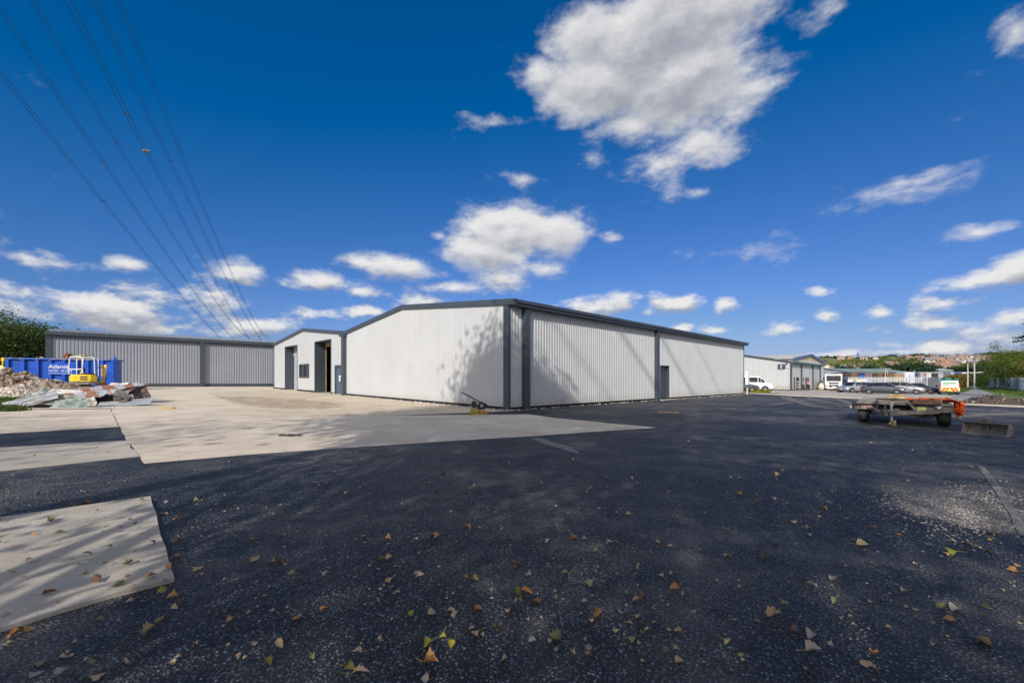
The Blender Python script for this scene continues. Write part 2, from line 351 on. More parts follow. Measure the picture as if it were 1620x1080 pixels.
# ============================================================ GROUND
def dots(N, co, pts):
    """sum of soft spots at ground points (x, y, radius, strength)"""
    acc = None
    for x, y, rx, ry, s in pts:
        v = N.vmath('MULTIPLY_ADD', co, (1 / rx, 1 / ry, 0), (-x / rx, -y / ry, 0))
        t = N.math('MULTIPLY_ADD', N.vmath('LENGTH', v, out=1), -s, s)
        acc = t if acc is None else N.math('MAXIMUM', acc, t)
    return N.math('MAXIMUM', acc, 0.0)
def asphalt_mat():
    m = bpy.data.materials.new('open textured asphalt'); m.use_nodes = True; N = NT(m.node_tree); b = N.n['Principled BSDF']
    co = N.node('ShaderNodeTexCoord').outputs['Object']
    cells = N.vor(co, 50, 'Color'); dist = N.vor(co, 50, 'Distance'); d2 = N.vor(co, 110, 'Distance')
    cs = N.node('ShaderNodeSeparateColor'); N.l.new(cells, cs.inputs[0])
    pc = N.ramp(cs.outputs[0], [(0, (.034, .047, .072)), (.5, (.062, .082, .118)), (.85, (.13, .152, .192)), (1, (.30, .32, .345))])
    gap = N.smooth(dist, .30, .50); c = N.mix(gap, pc, (.002, .004, .008, 1))
    big = N.noise(co, .3, 6, .62); mid = N.noise(co, 1.6, 7, .7)
    dust = N.math('MULTIPLY', N.smooth(big, .42, .60), N.smooth(mid, .38, .60))
    # tyre tracked dust near the far edge and by the trailer, spilt stone at the right
    gx = G(1560, 812); g2 = G(1480, 780); g3 = G(1290, 632); g4 = G(1230, 720); g5 = G(1400, 700); g6 = G(1600, 655); g7 = G(905, 700)
    spots = dots(N, co, [(gx.x, gx.y, 1.0, .85, 3.2), (g2.x, g2.y, 1.2, 1.0, 1.0), (g3.x, g3.y, 9, 6, .55), (g4.x, g4.y, 3.5, 1.6, .35), (g5.x, g5.y, 2.5, 1.0, .55), (g6.x, g6.y, 6, 3, .9)])
    fine = N.noise(co, 9, 6, .7)
    sp = N.smooth(N.math('MULTIPLY', spots, N.math('ADD', fine, .3)), .18, .8)
    wv = N.node('ShaderNodeTexWave', wave_type='RINGS'); wv.inputs['Scale'].default_value = .10; wv.inputs['Distortion'].default_value = 2.5; wv.inputs['Detail'].default_value = 4; wv.inputs['Detail Scale'].default_value = .6
    N.l.new(N.vmath('SUBTRACT', co, tuple(G(1240, 640))), wv.inputs['Vector'])
    far = dots(N, co, [(g3.x, g3.y, 13, 8, 1.6)])
    track = N.math('MULTIPLY', N.smooth(wv.outputs['Fac'], .80, .97), N.math('MINIMUM', far, .75))
    dust = N.math('MAXIMUM', N.math('MULTIPLY', dust, .60), N.math('MAXIMUM', sp, track))
    dust = N.math('MULTIPLY', dust, N.math('MULTIPLY_ADD', gap, -.55, 1))
    dcol = N.mix(fine, (.17, .155, .135, 1), (.50, .46, .40, 1))
    c = N.mix(dust, c, dcol)
    N.l.new(c, b.inputs['Base Color']); b.inputs['Roughness'].default_value = .62; b.inputs['Specular IOR Level'].default_value = .45
    hgt = N.math('ADD', N.math('MULTIPLY', N.smooth(dist, 0, .75), -1.0), N.math('MULTIPLY', d2, -.35))
    bp = N.node('ShaderNodeBump'); bp.inputs['Strength'].default_value = 1.0; bp.inputs['Distance'].default_value = .022
    N.l.new(hgt, bp.inputs['Height'])
    bp2 = N.node('ShaderNodeBump'); bp2.inputs['Strength'].default_value = .5; bp2.inputs['Distance'].default_value = .05
    N.l.new(N.noise(co, 2.2, 6, .7), bp2.inputs['Height']); N.l.new(bp.outputs[0], bp2.inputs['Normal']); N.l.new(bp2.outputs[0], b.inputs['Normal'])
    return m
def ground_mat(name, c1, c2, s=.6, c3=None, bump=.5, bs=25, grooves=False, rough=.9, stain=None):
    m = bpy.data.materials.new(name); m.use_nodes = True; N = NT(m.node_tree); b = N.n['Principled BSDF']
    co = N.node('ShaderNodeTexCoord').outputs['Object']
    n = N.noise(co, s, 8, .65); c = N.mix(N.smooth(n, .32, .68), (*c1, 1), (*c2, 1))
    fine = N.noise(co, 45, 6, .7); c = N.mix(N.smooth(fine, .3, .75, 0, .45), c, (*[x * .62 for x in c1], 1))
    if c3:
        n2 = N.noise(co, s * 3.1, 7, .7); c = N.mix(N.smooth(n2, .52, .7, 0, .7), c, (*c3, 1))
    h = N.noise(co, bs, 8, .75)
    if grooves:
        wv = N.node('ShaderNodeTexWave', wave_type='BANDS', bands_direction='X'); wv.inputs['Scale'].default_value = 5.5; wv.inputs['Distortion'].default_value = 4; wv.inputs['Detail'].default_value = 3; wv.inputs['Detail Scale'].default_value = .7
        mp = N.node('ShaderNodeMapping'); mp.inputs['Rotation'].default_value = (0, 0, R(24)); N.l.new(co, mp.inputs[0]); N.l.new(mp.outputs[0], wv.inputs['Vector'])
        h = N.math('MULTIPLY_ADD', wv.outputs['Fac'], .22, h)
        spot = N.smooth(N.vor(co, 14, 'Distance'), .05, .16, .55, 0)
        c = N.mix(N.math('MULTIPLY', spot, N.smooth(N.noise(co, 1.7, 4), .5, .7)), c, (.12, .11, .1, 1))
        cr = N.node('ShaderNodeTexVoronoi', feature='DISTANCE_TO_EDGE'); cr.inputs['Scale'].default_value = .33
        N.l.new(N.vmath('MULTIPLY_ADD', N.noise(co, 1.2, 6, .6, out=1), (1.1, 1.1, 0), co), cr.inputs['Vector'])
        c = N.mix(N.smooth(cr.outputs[0], 0, .006, .22, 0), c, (.10, .09, .08, 1))
    N.l.new(c, b.inputs['Base Color']); b.inputs['Roughness'].default_value = rough
    bp = N.node('ShaderNodeBump'); bp.inputs['Strength'].default_value = bump; bp.inputs['Distance'].default_value = .02
    N.l.new(h, bp.inputs['Height']); N.l.new(bp.outputs[0], b.inputs['Normal'])
    return m
M['asphalt'] = asphalt_mat()
M['concrete'] = ground_mat('tan worn concrete', (.56, .47, .36), (.76, .65, .51), .5, (.46, .37, .27), .35, 30, True)
M['concrete_grey'] = ground_mat('grey worn concrete', (.41, .365, .30), (.56, .50, .415), .8, (.33, .28, .22), .5, 30, True)
M['hardcore'] = ground_mat('tan gravel', (.52, .43, .31), (.68, .58, .44), .7, (.33, .21, .11), 1.0, 18)
M['yard'] = ground_mat('old grey yard', (.36, .33, .285), (.47, .425, .36), .12, (.18, .17, .16), .4, 12)
M['road'] = ground_mat('grey tarmac road', (.21, .21, .215), (.29, .285, .28), .3, (.32, .29, .25), .3, 20)
M['earth'] = ground_mat('bare earth and rough grass', (.12, .12, .06), (.2, .18, .1), .2, (.08, .12, .03), .8, 6)
M['field'] = ground_mat('far ground', (.10, .12, .05), (.16, .16, .08), .02, (.2, .18, .12), .2, 2)
M['verge'] = ground_mat('grass verge', (.06, .13, .02), (.12, .19, .03), .4, (.16, .17, .05), 1.2, 20)
M['soil'] = ground_mat('dark soil', (.05, .038, .028), (.10, .075, .055), 1.5, (.03, .025, .02), 1.4, 12)
M['rubble'] = ground_mat('brown rubble', (.23, .16, .11), (.36, .28, .20), 1.5, (.12, .09, .08), 1.5, 8)
M['stone'] = mat('pale stone', (.50, .46, .40), .9, 0, .3, 30)
M['stone_red'] = mat('brick rubble', (.34, .17, .12), .9, 0, .4, 6)
M['stone_grey'] = mat('grey rubble', (.30, .27, .24), .9, 0, .4, 6)

def sheet(name, pts, m, dz, thick=0.0, jag=0.0, seed=0, step=.35):
    """ground sheet that follows the terrain: pts are world (x, y)"""
    rnd = random.Random(seed); P = [Vector((p[0], p[1])) for p in pts]
    if jag:
        Q = []
        for i, a in enumerate(P):
            b = P[(i + 1) % len(P)]; n = max(1, min(60, int((b - a).length / step))); nn = Vector((-(b - a).y, (b - a).x)).normalized()
            for k in range(n):
                q = a.lerp(b, k / n)
                if k: q = q + nn * (mnoise.noise(Vector((q.x * 1.3, q.y * 1.3, seed))) * jag + rnd.uniform(-.25, .25) * jag)
                Q.append(q)
        P = Q
    bm = bmesh.new(); f = bm.faces.new([bm.verts.new((p.x, p.y, 0)) for p in P])
    if thick:
        r = bmesh.ops.extrude_face_region(bm, geom=[f]); vs = [e for e in r['geom'] if isinstance(e, bmesh.types.BMVert)]
        if f.is_valid: bm.faces.remove(f)
        for v in vs: v.co.z = 1.0
    bmesh.ops.triangulate(bm, faces=[f for f in bm.faces if len(f.verts) > 4])
    for bx, _ in ZB[1:-1]:
        bmesh.ops.bisect_plane(bm, geom=bm.verts[:] + bm.edges[:] + bm.faces[:], plane_co=(bx, 0, 0), plane_no=(1, 0, 0))
    for v in bm.verts: v.co.z = zf(v.co.x) + (dz if (not thick or v.co.z > .5) else dz - thick)
    bmesh.ops.recalc_face_normals(bm, faces=bm.faces[:])
    if not thick:
        for g in bm.faces:
            if g.normal.z < 0: g.normal_flip()
    me = bpy.data.meshes.new(name); bm.to_mesh(me); bm.free(); me.materials.append(m)
    o = bpy.data.objects.new(name, me); col.objects.link(o); o['kind'] = 'structure'; return o
def gp(*pp): return [G(a, b).xy for a, b in pp]
sheet('ground', [(-2500, -300), (2500, -300), (2500, 2500), (-2500, 2500)], M['field'], -.02)
# new black surfacing over the whole near yard
e1, e2 = G(1178, 621.5).xy, G(1700, 646).xy
asph = [(-30, -12), (40, -12), (34, 14)] + [e2] + gp((1550, 640), (1450, 634.5), (1350, 629), (1250, 625.3)) + [e1] + [G(806, 650).xy + Vector((.6, .6)), G(806, 650).xy] + gp((620, 657), (425, 662)) + [G(190, 660).xy, G(-200, 668).xy]
sheet('asphalt_yard', asph, M['asphalt'], 0.0, jag=.06, seed=3)
sheet('old_yard', [e1, *gp((1250, 625.3), (1350, 629), (1450, 634.5), (1550, 640)), e2, (75, 30), (95, 60), (120, 200), (30, 200), (20, 60)], M['yard'], -.004)
sheet('concrete_strip', [*gp((1178, 621.2), (1250, 624.7), (1350, 628.6), (1450, 633.6), (1550, 638.8), (1750, 648), (1750, 650.5), (1550, 641.3), (1450, 635.7), (1350, 630.4), (1250, 626), (1178, 621.9))], M['concrete'], .012, .03, .03, 2)
road = [A(1496, 34).xy, A(1526, 95).xy, A(1528, 260).xy, A(1535, 260).xy, A(1546, 95).xy, A(1595, 42).xy, A(1660, 30).xy, A(1560, 27).xy]
sheet('road', road, M['road'], .004)
sheet('road_verge', [A(1546, 95).xy, A(1595, 42).xy, A(1660, 30).xy, (90, 30), (170, 95), (150, 260), A(1535, 260).xy], M['verge'], .006)
sheet('grass_verge_beside_fence', [A(1497, 62).xy, A(1502, 50).xy, A(1506, 50).xy, A(1521, 95).xy, A(1515, 95).xy], M['verge'], .006)
# gravel by the gable wall and the rest of the far yard on the left
Cc = G(805, 649)
sheet('gravel_apron', gp((345, 628.5), (425, 661), (560, 658.5), (700, 657), (835, 655.5)) + [Cc.xy + Vector((1.2, 1.2)), Cc.xy + Vector((-24, 26))] + gp((372, 618), (330, 622)), M['hardcore'], -.006)
sheet('concrete_apron', gp((228, 733), (390, 719), (540, 708.5), (700, 698), (850, 689), (950, 682), (1040, 676.2), (960, 669), (880, 661), (835, 655), (700, 656.5), (560, 658), (425, 661), (385, 644), (345, 628.5), (330, 622)) + [(-24, 50), (-34, 52), (-46, 36), (-40, 30)] + gp((172, 640), (190, 675), (200, 697), (222, 722)), M['concrete'], .004, .03, .035, 5)
sheet('concrete_slab_upper', gp((172, 639), (188, 675), (100, 680), (0, 686), (-220, 700), (-200, 652), (0, 650)), M['concrete'], .009, .04, .05, 7)
sheet('concrete_slab_middle', gp((200, 697), (221, 722), (120, 733), (0, 745), (-260, 775), (-200, 722), (0, 708), (120, 701)), M['concrete_grey'], .009, .04, .05, 8)
sheet('concrete_slab_near', gp((238, 788), (250, 832), (262, 870), (276, 920), (180, 945), (90, 972), (0, 1000), (-260, 1090), (-260, 860), (0, 822), (130, 803)), M['concrete_grey'], .028, .05, .022, 9)
sheet('earth_bank', [(-70, 16), (-40, 24), G(0, 652).xy, G(60, 646).xy, G(168, 638).xy, G(175, 628).xy, (-42, 38), (-60, 60), (-160, 60), (-160, 16)], M['earth'], .008)
sheet('old_apron_stain', gp((335, 627), (392, 627), (450, 630), (545, 637), (520, 646), (440, 645), (380, 637)), ground_mat('brown damp hardcore', (.34, .25, .16), (.56, .46, .34), 2.2, (.27, .18, .10), 1, 15), .0, 0, .9, 4)
sheet('pale_groove', gp((838, 694), (856, 692.5), (905, 708), (918, 717), (905, 716), (870, 705)), ground_mat('scraped asphalt', (.14, .135, .13), (.25, .24, .23), 6), .004, 0, .06, 15)

def dusty_mat():
    m = M['asphalt'].copy(); m.name = 'dusty tyre track'; N = NT(m.node_tree); b = N.n['Principled BSDF']; co = N.node('ShaderNodeTexCoord').outputs['Object']
    old = b.inputs['Base Color'].links[0].from_socket; n = N.noise(co, 4, 6, .75); n2 = N.noise(co, .6, 3)
    N.l.new(N.mix(N.math('MULTIPLY', N.smooth(n, .34, .66), N.smooth(n2, .2, .6, .25, .95)), old, (.36, .32, .26, 1)), b.inputs['Base Color']); return m
M['track'] = dusty_mat()
def strip(name, pix, w, seed):
    P = [G(*q).xy for q in pix]; Q = []
    for i in range(len(P) - 1):
        p0, p1, p2, p3 = P[max(i - 1, 0)], P[i], P[i + 1], P[min(i + 2, len(P) - 1)]
        for k in range(6):
            t = k / 6; Q.append(.5 * ((2 * p1) + (p2 - p0) * t + (2 * p0 - 5 * p1 + 4 * p2 - p3) * t * t + (3 * p1 - p0 - 3 * p2 + p3) * t ** 3))
    Q.append(P[-1]); L_, R_ = [], []
    for i, q in enumerate(Q):
        d = (Q[min(i + 1, len(Q) - 1)] - Q[max(i - 1, 0)]).normalized(); n = Vector((-d.y, d.x)); ww = w * (.6 + .5 * mnoise.noise(Vector((i * .4, seed, 0)))); L_.append(q + n * ww); R_.append(q - n * ww)
    sheet(name, L_ + R_[::-1], M['track'], .004 + .0005 * seed, 0, .08, seed, .5)
strip('tyre_mark', [(1236, 626.5), (1243, 630), (1262, 636), (1290, 643), (1325, 646), (1375, 648.5)], .28, 1)
strip('tyre_mark', [(1246, 626.5), (1252, 630), (1275, 637), (1310, 644.5)], .2, 2)
strip('tyre_mark', [(1278, 628), (1288, 632), (1320, 638), (1352, 643)], .25, 3)
strip('tyre_mark', [(1318, 630), (1335, 634), (1348, 640), (1360, 646)], .3, 4)
strip('tyre_mark', [(1205, 642), (1225, 640), (1250, 636), (1290, 631)], .22, 5)
strip('tyre_mark', [(1490, 660), (1560, 656), (1640, 652)], .45, 6)
strip('tyre_mark', [(1552, 738), (1572, 765), (1596, 800), (1625, 850)], .07, 10)
strip('tyre_mark', [(1500, 647), (1570, 649), (1640, 655)], .5, 9)
# ============================================================ WALL HELPERS
RIB = .2
def corr_wall(s0, s1, zb, zt, frame, depth=.035, pitch=RIB, holes=(), flat=.5):
    """trapezoid cladding from s0 to s1; frame(s, out, z) gives the point; holes are (sa, sb, za, zb)"""
    mb = MB(); cuts = set([s0, s1])
    for h in holes: cuts.update((h[0], h[1]))
    prof = []
    n = int(math.ceil((s1 - s0) / pitch)); a = pitch
    for i in range(n + 1):
        b = s0 + i * a
        for ds, o in ((0, 0), (.5 * a * flat * 1.0, 0), (.5 * a * flat + .12 * a, depth), (a * .86, depth), (a * .98, 0)):
            prof.append((b + ds, o))
    prof = [p for p in prof if p[0] <= s1]; prof.append((s1, 0))
    def oat(s):
        for (a1, o1), (b1, o2) in zip(prof, prof[1:]):
            if a1 <= s <= b1: return o1 + (o2 - o1) * (s - a1) / max(b1 - a1, 1e-6)
        return 0
    for c in cuts:
        prof.append((c, oat(c)))
    prof = sorted(set(prof)); bm = mb.bm
    for (a1, o1), (b1, o2) in zip(prof, prof[1:]):
        if b1 - a1 < 1e-5: continue
        mid = (a1 + b1) / 2; hs = sorted([h for h in holes if h[0] <= mid <= h[1]], key=lambda h: h[2])
        lo = (zb(a1), zb(b1)); segs = []
        for h in hs:
            if h[2] > lo[0] + .01: segs.append((lo, (h[2], h[2])))
            lo = (h[3], h[3])
        segs.append((lo, (zt(a1), zt(b1))))
        for (l1, l2), (h1, h2) in segs:
            bm.faces.new([bm.verts.new(frame(a1, o1, l1)), bm.verts.new(frame(b1, o2, l2)), bm.verts.new(frame(b1, o2, h2)), bm.verts.new(frame(a1, o1, h1))])
    return mb
def line_px(o, d, px):
    """distance along direction d from point o at which photo column px is met"""
    k = (px - CX) / FPX
    return (k * o.y - o.x) / (d.x - k * d.y)
def text(parent, s, size, loc, rot, m, name='lettering', ext=.004, align='LEFT', label=None, bold=0.0):
    cu = bpy.data.curves.new(name, 'FONT'); cu.body = s; cu.size = size; cu.extrude = ext; cu.align_x = align; cu.offset = bold
    t = bpy.data.objects.new(name + '_tmp', cu); col.objects.link(t); bpy.context.view_layer.update()
    dg = bpy.context.evaluated_depsgraph_get(); me = bpy.data.meshes.new_from_object(t.evaluated_get(dg)); me.name = name
    bpy.data.objects.remove(t); me.materials.clear(); me.materials.append(m)
    o = bpy.data.objects.new(name, me); col.objects.link(o); o.location = loc; o.rotation_euler = rot
    if parent: o.parent = parent
    if label: o['label'] = label
    return o

# ============================================================ MAIN WAREHOUSE
U = Vector((.712, .702, 0)).normalized(); V = Vector((-U.y, U.x, 0)); AU = math.atan2(U.y, U.x)
C0 = Vector((-.14, 18.75, 0))
wh = thing('warehouse', 'large pale grey ribbed steel warehouse with dark trim and two joined gables, in the middle', 'warehouse', C0, AU)
def wx(s, t): return C0.x + U.x * s + V.x * t     # world x of a local point (s along the long side, t along the gables)
EZ = 4.97; FH = .28
LW = line_px(C0, U, 1176); G1 = line_px(C0, V, 547); G2 = line_px(C0, V, 433.5)
AP1 = line_px(C0, V, 637); AP2 = line_px(C0, V, 480); RZ = 5.88
# long side
pil1 = (line_px(C0, U, 820), 0); pil2 = line_px(C0, U, 1034); dS0 = line_px(C0, U, 1044.5); dS1 = line_px(C0, U, 1057)
dTop = zpix(579, C0.y + U.y * dS0); dz0 = zf(wx(dS0, 0)) + .06
mb = corr_wall(.02, LW, lambda s: zf(wx(s, 0)) + .14, lambda s: EZ - .1, lambda s, o, z: (s, -o, z), holes=[(dS0, dS1, -9, dTop)])
mb.build('side_wall', M['clad'], wh, fix=False)
def gable_top(t):
    if t <= AP1: return EZ + (RZ - EZ) * t / AP1
    if t <= G1: return RZ + (EZ - RZ) * (t - AP1) / (G1 - AP1)
    if t <= AP2: return EZ + (RZ + .08 - EZ) * (t - G1) / (AP2 - G1)
    return RZ + .08 + (EZ + .12 - RZ - .08) * (t - AP2) / (G2 - AP2)
mb = corr_wall(.02, G1, lambda s: zf(wx(0, s)) + .14, lambda s: gable_top(s) - .1, lambda s, o, z: (-o, s, z), depth=.022)
mb.build('gable_wall', M['clad'], wh, fix=False)
O2 = (line_px(C0, V, 524), line_px(C0, V, 498.5)); O1 = (line_px(C0, V, 470.5), line_px(C0, V, 451.5))
W1 = (line_px(C0, V, 489), line_px(C0, V, 474.5)); D1s = (line_px(C0, V, 541), line_px(C0, V, 531))
def dep(t): return C0.y + V.y * t
O2t = zpix(537, dep(O2[0])); O1t = zpix(546, dep(O1[0])); W1b, W1t = zpix(596.5, dep(W1[0])), zpix(576, dep(W1[0])); D1t = zpix(578, dep(D1s[0]))
mb = corr_wall(G1, G2, lambda s: zf(wx(0, s)) + .14, lambda s: gable_top(s) - .1, lambda s, o, z: (-o, s, z), depth=.012, pitch=.5,
               holes=[(*O2, -9, O2t), (*O1, -9, O1t), (*W1, W1b, W1t), (*D1s, -9, D1t)])
mb.build('gable_wall', M['clad_flat'], wh, fix=False)
# far and back walls, so that it is a closed building
mb = MB(); mb.face([(LW, 0, -1), (LW, G2, -1), (LW, G2, EZ), (LW, G2 / 2, EZ + .3), (LW, 0, EZ - .1)]); mb.face([(0.02, G2, -1), (LW, G2, -1), (LW, G2, EZ), (0.02, G2, EZ)])
mb.build('rear_wall', M['clad'], wh, fix=False)
# plinth
mb = MB()
for k in range(24):
    a, b = LW * k / 24, LW * (k + 1) / 24; z = (zf(wx(a, 0)) + zf(wx(b, 0))) / 2
    if b < dS0 or a > dS1: mb.box(a, b, .03, .12, z - .4, z + .2)
    a, b = G2 * k / 24, G2 * (k + 1) / 24; z = (zf(wx(0, a)) + zf(wx(0, b))) / 2; mid = (a + b) / 2
    if not any(o[0] - .4 < mid < o[1] + .4 for o in (O1, O2, D1s)): mb.box(.03, .12, a, b, z - .4, z + .2)
mb.build('plinth', M['plinth'], wh)
# roofs
for (a, za), (b, zb_) in (((0, EZ), (AP1, RZ)), ((AP1, RZ), (G1, EZ)), ((G1, EZ), (AP2, RZ + .08)), ((AP2, RZ + .08), (G2, EZ + .12))):
    mb = MB(); mb.prism([(a, za - .06), (b, zb_ - .06), (b, zb_ - .12), (a, za - .12)], 'x', -.02, LW + .05); mb.build('roof', M['roof'], wh)
# verge trims along the gables
mb = MB()
for (a, za), (b, zb_) in (((-.42, EZ - .0), (AP1, RZ)), ((AP1, RZ), (G1, EZ)), ((G1, EZ), (AP2, RZ + .08)), ((AP2, RZ + .08), (G2 + .1, EZ + .11))):
    mb.prism([(a, za), (b, zb_), (b, zb_ - .27), (a, za - .27)], 'x', -.10, .1)
mb.build('verge_trim', M['trim'], wh)
# gutter: upper fascia and a deeper box below, with joints
mb = MB(); mb.box(-.02, LW + .35, -.42, .05, EZ - .17, EZ, .02); mb.box(.0, LW + .3, -.36, -.04, EZ - .30, EZ - .172, .02)
for k in range(1, 9): mb.box(LW * k / 9 - .03, LW * k / 9 + .03, -.428, .0, EZ - .178, EZ + .006)
mb.build('gutter', M['trim'], wh)
# corner trim
mb = MB(); z0 = zf(C0.x)
mb.box(-.055, -.003, -.05, .32, z0 + .02, EZ - .25, .008); mb.box(-.055, .06, -.055, -.0, z0 + .02, EZ - .25, .008)
mb.build('corner_trim', M['trim'], wh)
mb = MB(); mb.box(-.06, .0, G2 - .12, G2 + .03, zf(wx(0, G2)), EZ - .12); mb.build('corner_trim', M['trim'], wh)
mb = MB(); mb.box(LW - .1, LW + .05, -.06, .0, zf(wx(LW, 0)), EZ - .25); mb.build('corner_trim', M['trim'], wh)
# boxed downpipes
for s in (pil1[0] + .38, pil2 + .22):
    mb = MB(); z0 = zf(wx(s, 0)); d = .27
    mb.prism([(-.037, z0 + .03), (-.037, EZ - .31), (-d, EZ - .31), (-d, EZ - .42), (-d + .02, EZ - .55), (-d + .02, z0 + .03)], 'x', s - .15, s + .17)
    mb.build('downpipe_box', M['trim'], wh)
mb = MB(); z0 = zf(wx(0, G1)); mb.box(-.28, -.015, G1 - .2, G1 + .2, z0, EZ - .28, .01); mb.box(-.32, -.015, G1 - .26, G1 + .5, EZ - .42, EZ - .22, .01); mb.build('downpipe_box', M['trim'], wh)
# side door with recess
mb = MB(); mb.box(dS0 - .06, dS0 + .0, -.06, .2, dz0, dTop + .06); mb.box(dS1, dS1 + .06, -.06, .2, dz0, dTop + .06); mb.box(dS0, dS1, -.06, .2, dTop, dTop + .06)
fr = mb.build('door_frame', M['trim'], wh)
mb = MB(); mb.box(dS0, dS1, .16, .2, dz0, dTop - .0); mb.box(dS0 + .06, dS1 - .06, .135, .16, dz0 + .05, dTop - .35, .006); mb.box(dS0 + .06, dS1 - .06, .10, .16, dTop - .3, dTop - .04)
dr = mb.build('door', M['trim'], wh)
mb = MB(); mb.box(dS0 + .12, dS0 + .3, .125, .1345, dz0 + 1.45, dz0 + 1.58); mb.build('notice', M['paper'], dr)
mb = MB(); mb.tube((dS1 - .18, .1, dz0 + 1.0), (dS1 - .32, .1, dz0 + 1.0), .012); mb.tube((dS1 - .18, .14, dz0 + 1.0), (dS1 - .18, .1, dz0 + 1.0), .012); mb.build('handle', M['steel'], dr)
mb = MB(); mb.box(dS0 - .2, dS1 + .3, -.55, -.045, dz0 - .3, dz0 - .02, .01); mb.build('doorstep', M['concrete_grey'], wh)
# big openings: dark lined recess
def opening(o, top, shut):
    z0 = zf(wx(0, o[0])); w = .85
    mb = MB(); mb.box(-.05, w, o[1] - .03, o[1] + .03, z0, top); mb.box(-.05, .04, o[0] - .07, o[0] - .0, z0, top + .03); mb.box(-.05, w, o[0] - .0, o[1] - .03, top - .03, top + .05)
    mb.build('opening_lining', M['trim'], wh)
    if shut:
        mb = MB(); mb.box(w - .04, w, o[0] - .4, o[1] - .03, z0, top - .9); mb.box(w - .1, w, o[0] - .4, o[1] - .03, top - .9, top - .03)
        for k in range(9): mb.box(w - .06, w - .041, o[0] - .4, o[1] - .03, z0 + .1 + k * .42, z0 + .13 + k * .42)
        mb.build('shutter', [M['galv']], wh)
    else:
        mb = MB(); mb.box(w, w + .12, o[0] + .0, o[1] - .0, top - .35, top - .03); mb.box(w, w + .05, o[1] - .15, o[1] - .06, z0, top - .36)
        mb.build('shutter_guide', M['steel_brown'], wh)
opening(O2, O2t, False); opening(O1, O1t, True)
mb = MB(); z0 = zf(wx(0, O2[0]))
mb.box(5.5, 5.6, G1 + .1, G2 - .1, z0 - .2, EZ - .2)
mb.build('inner_wall', M['concrete_inner'], wh)
for t in (O2[1] + .6, O2[1] - 1.1, O2[0] + 1.1, O2[1] - .2):
    mb = MB(); mb.box(4.6, 4.8, t - .09, t + .09, z0, EZ - .2); mb.build('steel_column', M['steel_brown'], wh)
mb = MB(); mb.box(.02, 5.5, G1 + .1, G2 - .1, z0 - .06, z0 + .02); mb.build('inner_floor', M['concrete_grey'], wh)
# window in the second gable
mb = MB(); a, b = W1
for q in ((a - .05, a + .06, W1b - .05, W1t + .05), (b - .06, b + .05, W1b - .05, W1t + .05), (a + .06, b - .06, W1t - .06, W1t + .05), (a + .06, b - .06, W1b - .05, W1b + .1), ((a + b) / 2 - .03, (a + b) / 2 + .03, W1b + .1, W1t - .06)):
    mb.box(-.07, .04, q[0], q[1], q[2], q[3])
wf = mb.build('window', M['trim'], wh); mb = MB(); mb.box(.0, .02, a + .06, b - .06, W1b + .1, W1t - .06); mb.build('pane', M['glass'], wf)
mb = MB(); mb.box(.3, .32, a + .5, b - .3, W1b, W1t); mb.build('blind', M['white'], wf)
# door in the second gable
a, b = D1s; z0 = zf(wx(0, a)) + .05; mb = MB()
for q in ((a - .04, a + .05, z0, D1t + .04), (b - .05, b + .07, z0, D1t + .04), (a + .05, b - .05, D1t - .12, D1t + .04)): mb.box(-.06, .1, q[0], q[1], q[2], q[3])
mb.build('door_frame', M['trim'], wh)
mb = MB(); mb.box(.02, .06, a + .05, b - .05, z0, D1t - .12); dr = mb.build('door', M['door'], wh)
mb = MB(); mb.box(.008, .0195, a + .3, a + .62, z0 + 1.3, z0 + 1.42); mb.box(.008, .0195, a + .36, a + .56, z0 + .98, z0 + 1.28); mb.build('notice', M['sign_white'], dr)
mb = MB(); mb.box(-.04, .02, b - .22, b - .1, z0 + .98, z0 + 1.02); mb.build('handle', M['steel'], dr)
# rainwater staining aside, loose stones lie along the foot of the wall
rnd = random.Random(5)
def stones(name, pts, m, sz=(.02, .06), label='', seed=0):
    r = random.Random(seed); mb = MB()
    for x, y in pts:
        s = r.uniform(*sz); mb.ball((x, y, zf(x) + s * .3), s, (r.uniform(.7, 1.4), r.uniform(.7, 1.3), r.uniform(.45, .8)), 1)
    for v in mb.bm.verts: v.co += Vector((r.uniform(-1, 1), r.uniform(-1, 1), r.uniform(-1, 1))) * sz[0] * .3
    o = mb.build(name, m); tag(o, label, 'stones', kind='stuff'); return o
pts = []
for k in range(420):
    t = rnd.uniform(-.2, G1 - .3); q = C0 + V * t - U * abs(rnd.gauss(.35, .35)); pts.append((q.x, q.y))
for k in range(260):
    t = rnd.uniform(0, LW); q = C0 + U * t - V * abs(rnd.gauss(.12, .15)); pts.append((q.x, q.y))
stones('loose_stones', pts, M['stone'], (.015, .055), 'pale loose stones strewn along the foot of the warehouse walls', 1)

